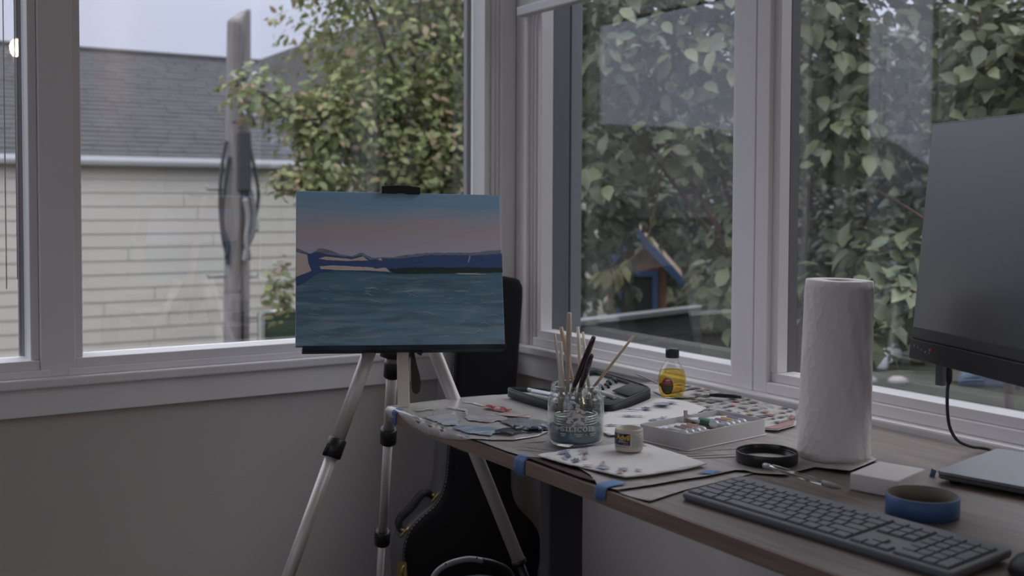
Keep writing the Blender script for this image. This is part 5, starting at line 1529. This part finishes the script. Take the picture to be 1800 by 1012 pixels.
def paint(name, poly, m, y0, jag=.0008, seed=1):
    random.seed(seed); P = []
    n = len(poly)
    for i in range(n):
        a = Vector(poly[i]); b = Vector(poly[(i + 1) % n]); k = max(1, int((b - a).length / .006))
        for j in range(k):
            q = a.lerp(b, j / k); P.append((max(-.2032, min(.2032, q.x + random.uniform(-jag, jag))), q.y + random.uniform(-jag, jag)))
    vs, es, fs, *_ = delaunay_2d_cdt([Vector(p) for p in P], [(i, (i + 1) % len(P)) for i in range(len(P))], [list(range(len(P)))], 1, 1e-6)
    mb = MB(); mb.add([(v.x, y0, v.y) for v in vs], [tuple(f) for f in fs])
    o = mb.build(name, m, cv)
    s_ = o.modifiers.new('thickness', 'SOLIDIFY'); s_.thickness = .0003
    return o
mountain = [(-.2022, .1903), (-.1957, .1887), (-.1762, .1793), (-.16, .1902), (-.1436, .1892), (-.1163, .1787), (-.0966, .1755), (-.0789, .183), (-.0557, .1724), (-.0167, .1739), (.017, .1799), (.0624, .1837), (.1426, .1845), (.2022, .1914), (.2014, .160), (-.0169, .155), (-.17, .15), (-.2022, .15)]
land = [(-.2033, .1847), (-.1784, .1793), (-.1654, .1828), (-.1273, .1764), (-.0944, .1733), (-.0789, .1768), (-.0613, .169), (-.0168, .1705), (.0339, .1755), (.0589, .1797), (.1424, .1787), (.1598, .18), (.203, .1827), (.2031, .1536), (.0617, .1522), (-.0059, .1518), (-.0238, .1488), (-.015, .1398), (-.0726, .1452), (-.1165, .1472), (-.1546, .1448), (-.1708, .1346), (-.1869, .1223), (-.2008, .1157), (-.2031, .1323), (-.173, .1447), (-.1805, .1614), (-.1849, .1759)]
strip = [(-.0238, .15), (.0165, .1536), (.203, .1541), (.203, .1454), (.1069, .1427), (-.0061, .141), (-.0172, .1432)]
seafill = [(-.2031, .118), (-.187, .124), (-.171, .1355), (-.155, .1452), (-.1165, .1476), (-.07, .1455), (-.01, .1415), (.10, .143), (.203, .146), (.203, .10), (-.2031, .10)]
BARE = mat('bare_primed_canvas', (.78, .66, .60), .8, bump=.3, bscale=700)
paint('distant_hills', mountain, mat('hill_paint', (.20, .24, .34), .5, var=.3, scale=40, stretch=(1, 1, 4), col2=(.31, .33, .41)), -.0004, seed=1)
paint('headland', land, mat('ultramarine_paint', (.046, .11, .27), .45, var=.35, scale=60, stretch=(1, 1, 3), col2=(.075, .13, .30)), -.0008, seed=2)
paint('far_shore', strip, mat('dark_green_paint', (.02, .045, .055), .45), -.0012, seed=3)
for k, p_ in enumerate(([(-.2028, .1825), (-.1816, .1776), (-.1795, .1614), (-.174, .1458), (-.2028, .1334)],
        [(-.16, .1699), (-.1469, .174), (-.0966, .1693), (-.0745, .1751), (-.0647, .1667), (-.1054, .1658), (-.1437, .1672)],
        [(-.1578, .1548), (-.1328, .1566), (-.0559, .1532), (-.0504, .1509), (-.0304, .1528), (-.0216, .1443), (-.0615, .1469), (-.1165, .1472), (-.1556, .1492)],
        [(-.0458, .168), (-.0402, .1726), (-.0369, .1669)])):
    paint('bare_patch', p_, BARE, -.0012, .0004, seed=10 + k)
FOAM = mat('foam_paint', (.55, .58, .60), .5)
paint('sail', [(.1328, .1641), (.1367, .178), (.139, .178), (.1351, .1647)], mat('sail_paint', (.6, .55, .52), .6), -.0012, .0003, seed=20)
paint('foam_line', [(.1069, .1423), (.1414, .1428), (.1725, .1407), (.1413, .1394), (.1126, .1404)], FOAM, -.0016, .0005, seed=21)
random.seed(77)
for k in range(60):       # lifted strokes of pale paint on the waves
    z = random.uniform(.012, .128); x = random.uniform(-.19, .17)
    L = random.uniform(.010, .045) * (1 if z < .09 else .7); sl = random.uniform(-.32, .02) * (1 if x < .02 else .5); w = random.uniform(.0005, .0016)
    mb = MB(); vs = []; N_ = 9
    for q in range(N_):
        t = q / (N_ - 1); hw = w * (1 - abs(2 * t - 1)) ** .6 * .5
        xx = x + L * t; zz = z + sl * L * t + (.004 if z < .06 else .002) * sin(pi * t) + .0008 * sin(9 * t + k)
        vs += [(xx, -.0009, zz + hw + .0001), (xx, -.0009, zz - hw - .0001)]
    mb.add(vs, [(2 * q, 2 * q + 1, 2 * q + 3, 2 * q + 2) for q in range(N_ - 1)])
    o = mb.build('wave_stroke', FOAM if k % 3 == 0 else mat('dull_foam_paint', (.34, .42, .47), .5), cv)
    s_ = o.modifiers.new('thickness', 'SOLIDIFY'); s_.thickness = .0004

# easel
AP = Vector((.985, 1.989, .900))
es = thing('easel', 'aluminium tripod easel with black clips, standing left of the desk', 'easel', (AP.x, AP.y, 0))
EO = Vector((AP.x, AP.y, 0))
def leg(d, r0, k, collars, za=.90, zcut=None, foot=True):
    d = Vector(d)
    def at(z): return d * (r0 + k * (za - z)) + Vector((0, 0, z))
    z1 = collars[0]
    zs_ = [za] + collars
    rad = .0135
    for i in range(len(zs_)):
        zt = zs_[i]; zb = zs_[i + 1] if i + 1 < len(zs_) else .012
        lg = MB().tube([at(zt), at(zb)], rad - .0018 * i, 18).build('leg', ALU, es)
    for i, z in enumerate(collars):
        c = at(z); dd = (at(z - .1) - at(z)).normalized()
        MB().tube([c - dd * .019, c - dd * .017, c + dd * .017, c + dd * .019], [rad + .001, rad + .0045, rad + .0045, rad + .001], 20).build('leg_clip', BLACK, lg)
        MB().tube([c + d * .019 - dd * .012, c + d * .019 + dd * .012], .004, 8).build('clip_lever', BLACK, lg)
    c = at(.012); dd = (at(0) - at(.1)).normalized()
    MB().tube([c - dd * .02, c + dd * .010], [.0125, .014], 14).build('rubber_foot', BLACK, lg)
leg(-ce * .866 - cb_ * .5, .046, .46, [.672, .33])
leg(cb_, .044, .463, [.795, .640, .385])
# right hand leg: its wide section ends low down and a dark inner rod goes on to the floor
d = ce.copy()
def at(z): return d * (.050 + .402 * (.90 - z)) + Vector((0, 0, z))
MB().tube([at(.90), at(.402)], .0135, 18).build('leg', ALU, es)
MB().tube([at(.406), at(.398)], .0150, 18).build('leg_clip', BLACK, es)
MB().tube([at(.402), at(.012)], .0085, 14).build('leg', BLACK, es)
MB().tube([at(.03), at(.0)], [.0115, .013], 14).build('rubber_foot', BLACK, es)
MB().tube([(0, .004, .828), (0, .004, .834), (0, .004, .850), (0, .004, .856)], [.02, .034, .034, .02], 20).build('hub', BLACK, es)
def cm(x, y, z): return CM @ Vector((x, y, z)) - EO
def cbox(name, x0, x1, y0, y1, z0, z1, m, bev=0):
    mb = MB(); mb.T = Matrix.Translation(-EO) @ CM; mb.box(x0, x1, y0, y1, z0, z1)
    return mb.build(name, m, es, bev)
cbox('mast', -.0075, .0155, .022, .034, -.118, .312, ALU, .002)
cbox('mast_cap', -.0080, .0160, .0215, .0345, -.121, -.118, BLACK)
cbox('shelf', -.190, .2035, -.012, .036, -.0105, -.0005, mat('black_painty_shelf', (.006, .008, .010), .6, spec=.25, var=.6, scale=14, stretch=(1, 1, .2), col2=(.03, .045, .06)), .0015)
m = MB(); m.T = Matrix.Translation(-EO) @ CM
cl = [(-.0373, .3030), (-.0373, .3155), (-.015, .3178), (.012, .3180), (.0398, .3150), (.0398, .3020), (.0115, .3020), (.0090, .3045), (.0010, .3062), (-.006, .3045), (-.0085, .3025)]
m.prism(cl, -.010, .034, 'xzy'); m.build('top_clamp', mat('black_clamp', (.008, .008, .008), .4), es, .001)
for x in (-.0125, .0085):
    MB().tube([cm(x, -.002, .317), cm(x, -.002, .3195)], .0018, 8).build('clamp_screw', BLACK, es)
m = MB(); m.T = Matrix.Translation(-EO) @ CM
m.prism([(.0205, -.008), (.026, -.008), (.030, -.030), (.0365, -.055), (.0385, -.072), (.036, -.086), (.030, -.092), (.0235, -.089), (.020, -.078), (.0195, -.04)], .026, .033, 'xzy'); m.build('strap', BLACK, es, .001)
MB().tube([cm(.030, .0, -.012), cm(.038, .0, -.016)], .005, 10).build('knob', BLACK, es)

# ================================================================== GUITAR CASE
GC = thing('guitar_case', 'black hard guitar case leaning in the corner behind the easel', 'guitar case')
lean = radians(8.0); roll_ = radians(8.6)
gb = Vector((1.344, 2.315, .004))
gu = Vector((sin(roll_), sin(lean), 0)); gu.z = math.sqrt(1 - gu.x ** 2 - gu.y ** 2)
gx = Vector((1, 0, 0)); gx = (gx - gu * gx.dot(gu)).normalized(); gn = gu.cross(gx)
if gn.y < 0: gn = -gn
GC.matrix_world = Matrix(((gx.x, gn.x, gu.x, gb.x), (gx.y, gn.y, gu.y, gb.y), (gx.z, gn.z, gu.z, gb.z), (0, 0, 0, 1)))
half = [(.0, 0), (.10, .0), (.165, .025), (.20, .075), (.206, .12), (.193, .17), (.185, .205), (.189, .245), (.192, .28), (.181, .322), (.154, .352), (.120, .380), (.100, .408), (.090, .445), (.088, .51), (.0885, .60), (.092, .80), (.0935, .93), (.086, .957), (.07, .968), (.0, .970)]
hp = smooth_path([(x, z, 0) for x, z in half], 4)
outline = [(p.x, p.y) for p in hp] + [(-p.x, p.y) for p in hp[::-1][1:-1]]
BLKT = mat('black_tolex', (.008, .008, .009), .8, spec=.2, bump=.4, bscale=450)
GRYT = mat('grey_black_tolex', (.17, .168, .168), .75, spec=.3, bump=.7, bscale=450)
def inset(poly, d):
    n = len(poly); out = []
    for i in range(n):
        a = Vector(poly[i - 1]); b = Vector(poly[i]); c = Vector(poly[(i + 1) % n])
        t1 = (c - a).normalized(); nn = Vector((-t1.y, t1.x))
        out.append((b.x + nn.x * d, b.y + nn.y * d))
    return out
def ring_mesh(levels, m_ends, name, m):
    mb = MB(); n = len(outline); vs = []; fs = []
    for d, y in levels:
        vs += [(x, y, z) for x, z in inset(outline, d)]
    for i in range(len(levels) - 1):
        fs += [(i * n + k, i * n + (k + 1) % n, (i + 1) * n + (k + 1) % n, (i + 1) * n + k) for k in range(n)]
    fs += [tuple(range(n - 1, -1, -1)), tuple((len(levels) - 1) * n + k for k in range(n))]
    mb.add(vs, fs, 0, True)
    return mb.build(name, m, GC)
ring_mesh([(.012, .0), (.004, .0015), (0.0, .006), (0, .026)], None, 'lid', BLKT)
ring_mesh([(.0, .028), (0, .098), (.004, .104), (.012, .106)], None, 'shell', GRYT)
ring_mesh([(-.0012, .0245), (-.0012, .0285)], None, 'rim_binding', mat('dark_rim', (.02, .02, .021), .5))
st = MB(); oo = inset(outline, -.0012)
per = [Vector((x, .019, z)) for x, z in oo]
acc = 0
for i in range(len(per)):
    a, b = per[i], per[(i + 1) % len(per)]
    L = (b - a).length
    k = max(1, int(L / .006))
    for j in range(k):
        p = a.lerp(b, j / k); q = a.lerp(b, (j + .6) / k)
        st.tube([p, q], .0009, 4, caps=False)
tag(st.build('stitching', mat('pale_stitch_thread', (.42, .40, .32), .8), GC), kind='stuff')
BRASS = mat('aged_brass', (.45, .32, .12), .35, metal=.9)
# handle on the left shoulder
def edge_pt(z):    # left outline x at height z
    best = None
    for (x1, z1), (x2, z2) in zip([(-p.x, p.y) for p in hp[:-1]], [(-p.x, p.y) for p in hp[1:]]):
        if min(z1, z2) <= z <= max(z1, z2) and abs(z2 - z1) > 1e-6:
            best = x1 + (x2 - x1) * (z - z1) / (z2 - z1)
    return best
ha = Vector((edge_pt(.402), .062, .402)); hb = Vector((edge_pt(.318), .062, .318))
hd = (hb - ha).normalized(); ho = Vector((hd.z, 0, -hd.x)); ho = ho if ho.x < 0 else -ho
hpts = [ha + ho * .002, ha + ho * .016 + hd * .004, ha + ho * .026 + hd * .018, (ha + hb) / 2 + ho * .024, hb + ho * .026 - hd * .018, hb + ho * .016 - hd * .004, hb + ho * .002]
HS = smooth_path(hpts, 5)
hnd = MB().tube(HS, [.0075 + .003 * sin(pi * i / (len(HS) - 1)) for i in range(len(HS))], 12).build('handle', mat('black_leather_handle', (.02, .02, .021), .45), GC)
for c in (ha, hb):
    MB().tube([c + ho * .004 + Vector((0, -.018, 0)) - hd * .0, c + ho * .007 + Vector((0, -.012, 0)), c + ho * .007 + Vector((0, .012, 0)), c + ho * .004 + Vector((0, .018, 0))], .0038, 8).build('handle_mount', BRASS, hnd)
    MB().tube([c + ho * .003 + Vector((0, -.022, 0)) - hd * .02, c + ho * .004 + Vector((0, -.024, 0)), c + ho * .003 + Vector((0, -.022, 0)) + hd * .02], .0028, 8).build('brass_plate', BRASS, hnd)
for z in (.232, .10):
    x = edge_pt(z)
    lt = MB().box(x - .008, x + .004, .008, .050, z - .018, z + .018).build('latch', BRASS, GC, .003)
    MB().tube([(x - .009, .012, z - .012), (x - .014, .012, z), (x - .009, .012, z + .012)], .003, 8).build('latch_loop', BRASS, lt)
MB().box(-.06, .06, .03, .09, -.004, .001).build('foot_pad', BLACK, GC)

# black bag with an arched grey handle under the desk end
bg_ = thing('black_bag', 'black bag with a grey arched handle standing on the floor under the desk end', 'bag', (1.165, 2.00, 0), (0, 0, -.25))
m = MB(); n = 20; vs = []; fs = []
lv = [(.075, .050, 0), (.098, .066, .01), (.104, .070, .10), (.102, .068, .22), (.092, .058, .30), (.070, .040, .338), (.03, .018, .350)]
for a_, b_2, z in lv:
    for k in range(n):
        t = 2 * pi * k / n; c, s = cos(t), sin(t)
        vs.append((a_ * abs(c) ** .6 * (1 if c > 0 else -1), b_2 * abs(s) ** .6 * (1 if s > 0 else -1), z))
for i in range(len(lv) - 1):
    fs += [(i * n + k, i * n + (k + 1) % n, (i + 1) * n + (k + 1) % n, (i + 1) * n + k) for k in range(n)]
fs += [tuple(range(n - 1, -1, -1)), tuple((len(lv) - 1) * n + k for k in range(n))]
m.add(vs, fs, 0, True).build('body', mat('black_nylon', (.010, .010, .012), .6, bump=.4, bscale=400), bg_)
arc = [(-.092 + .0, 0, .30), (-.086, 0, .358), (-.058, 0, .383), (-.012, 0, .3915), (.022, 0, .385)]
MB().tube(smooth_path(arc, 6), .0062, 10).build('handle', mat('grey_tube', (.26, .26, .27), .45), bg_)
MB().tube(smooth_path([(.020, 0, .385), (.050, 0, .375), (.082, 0, .352), (.095, 0, .30)], 6), .0075, 10).build('strap', BLACK, bg_)
for x, z in ((-.060, .3872), (.008, .3935)):
    MB().ball((x, -.004, z), .0022, 8).build('rivet', BLACK, bg_)
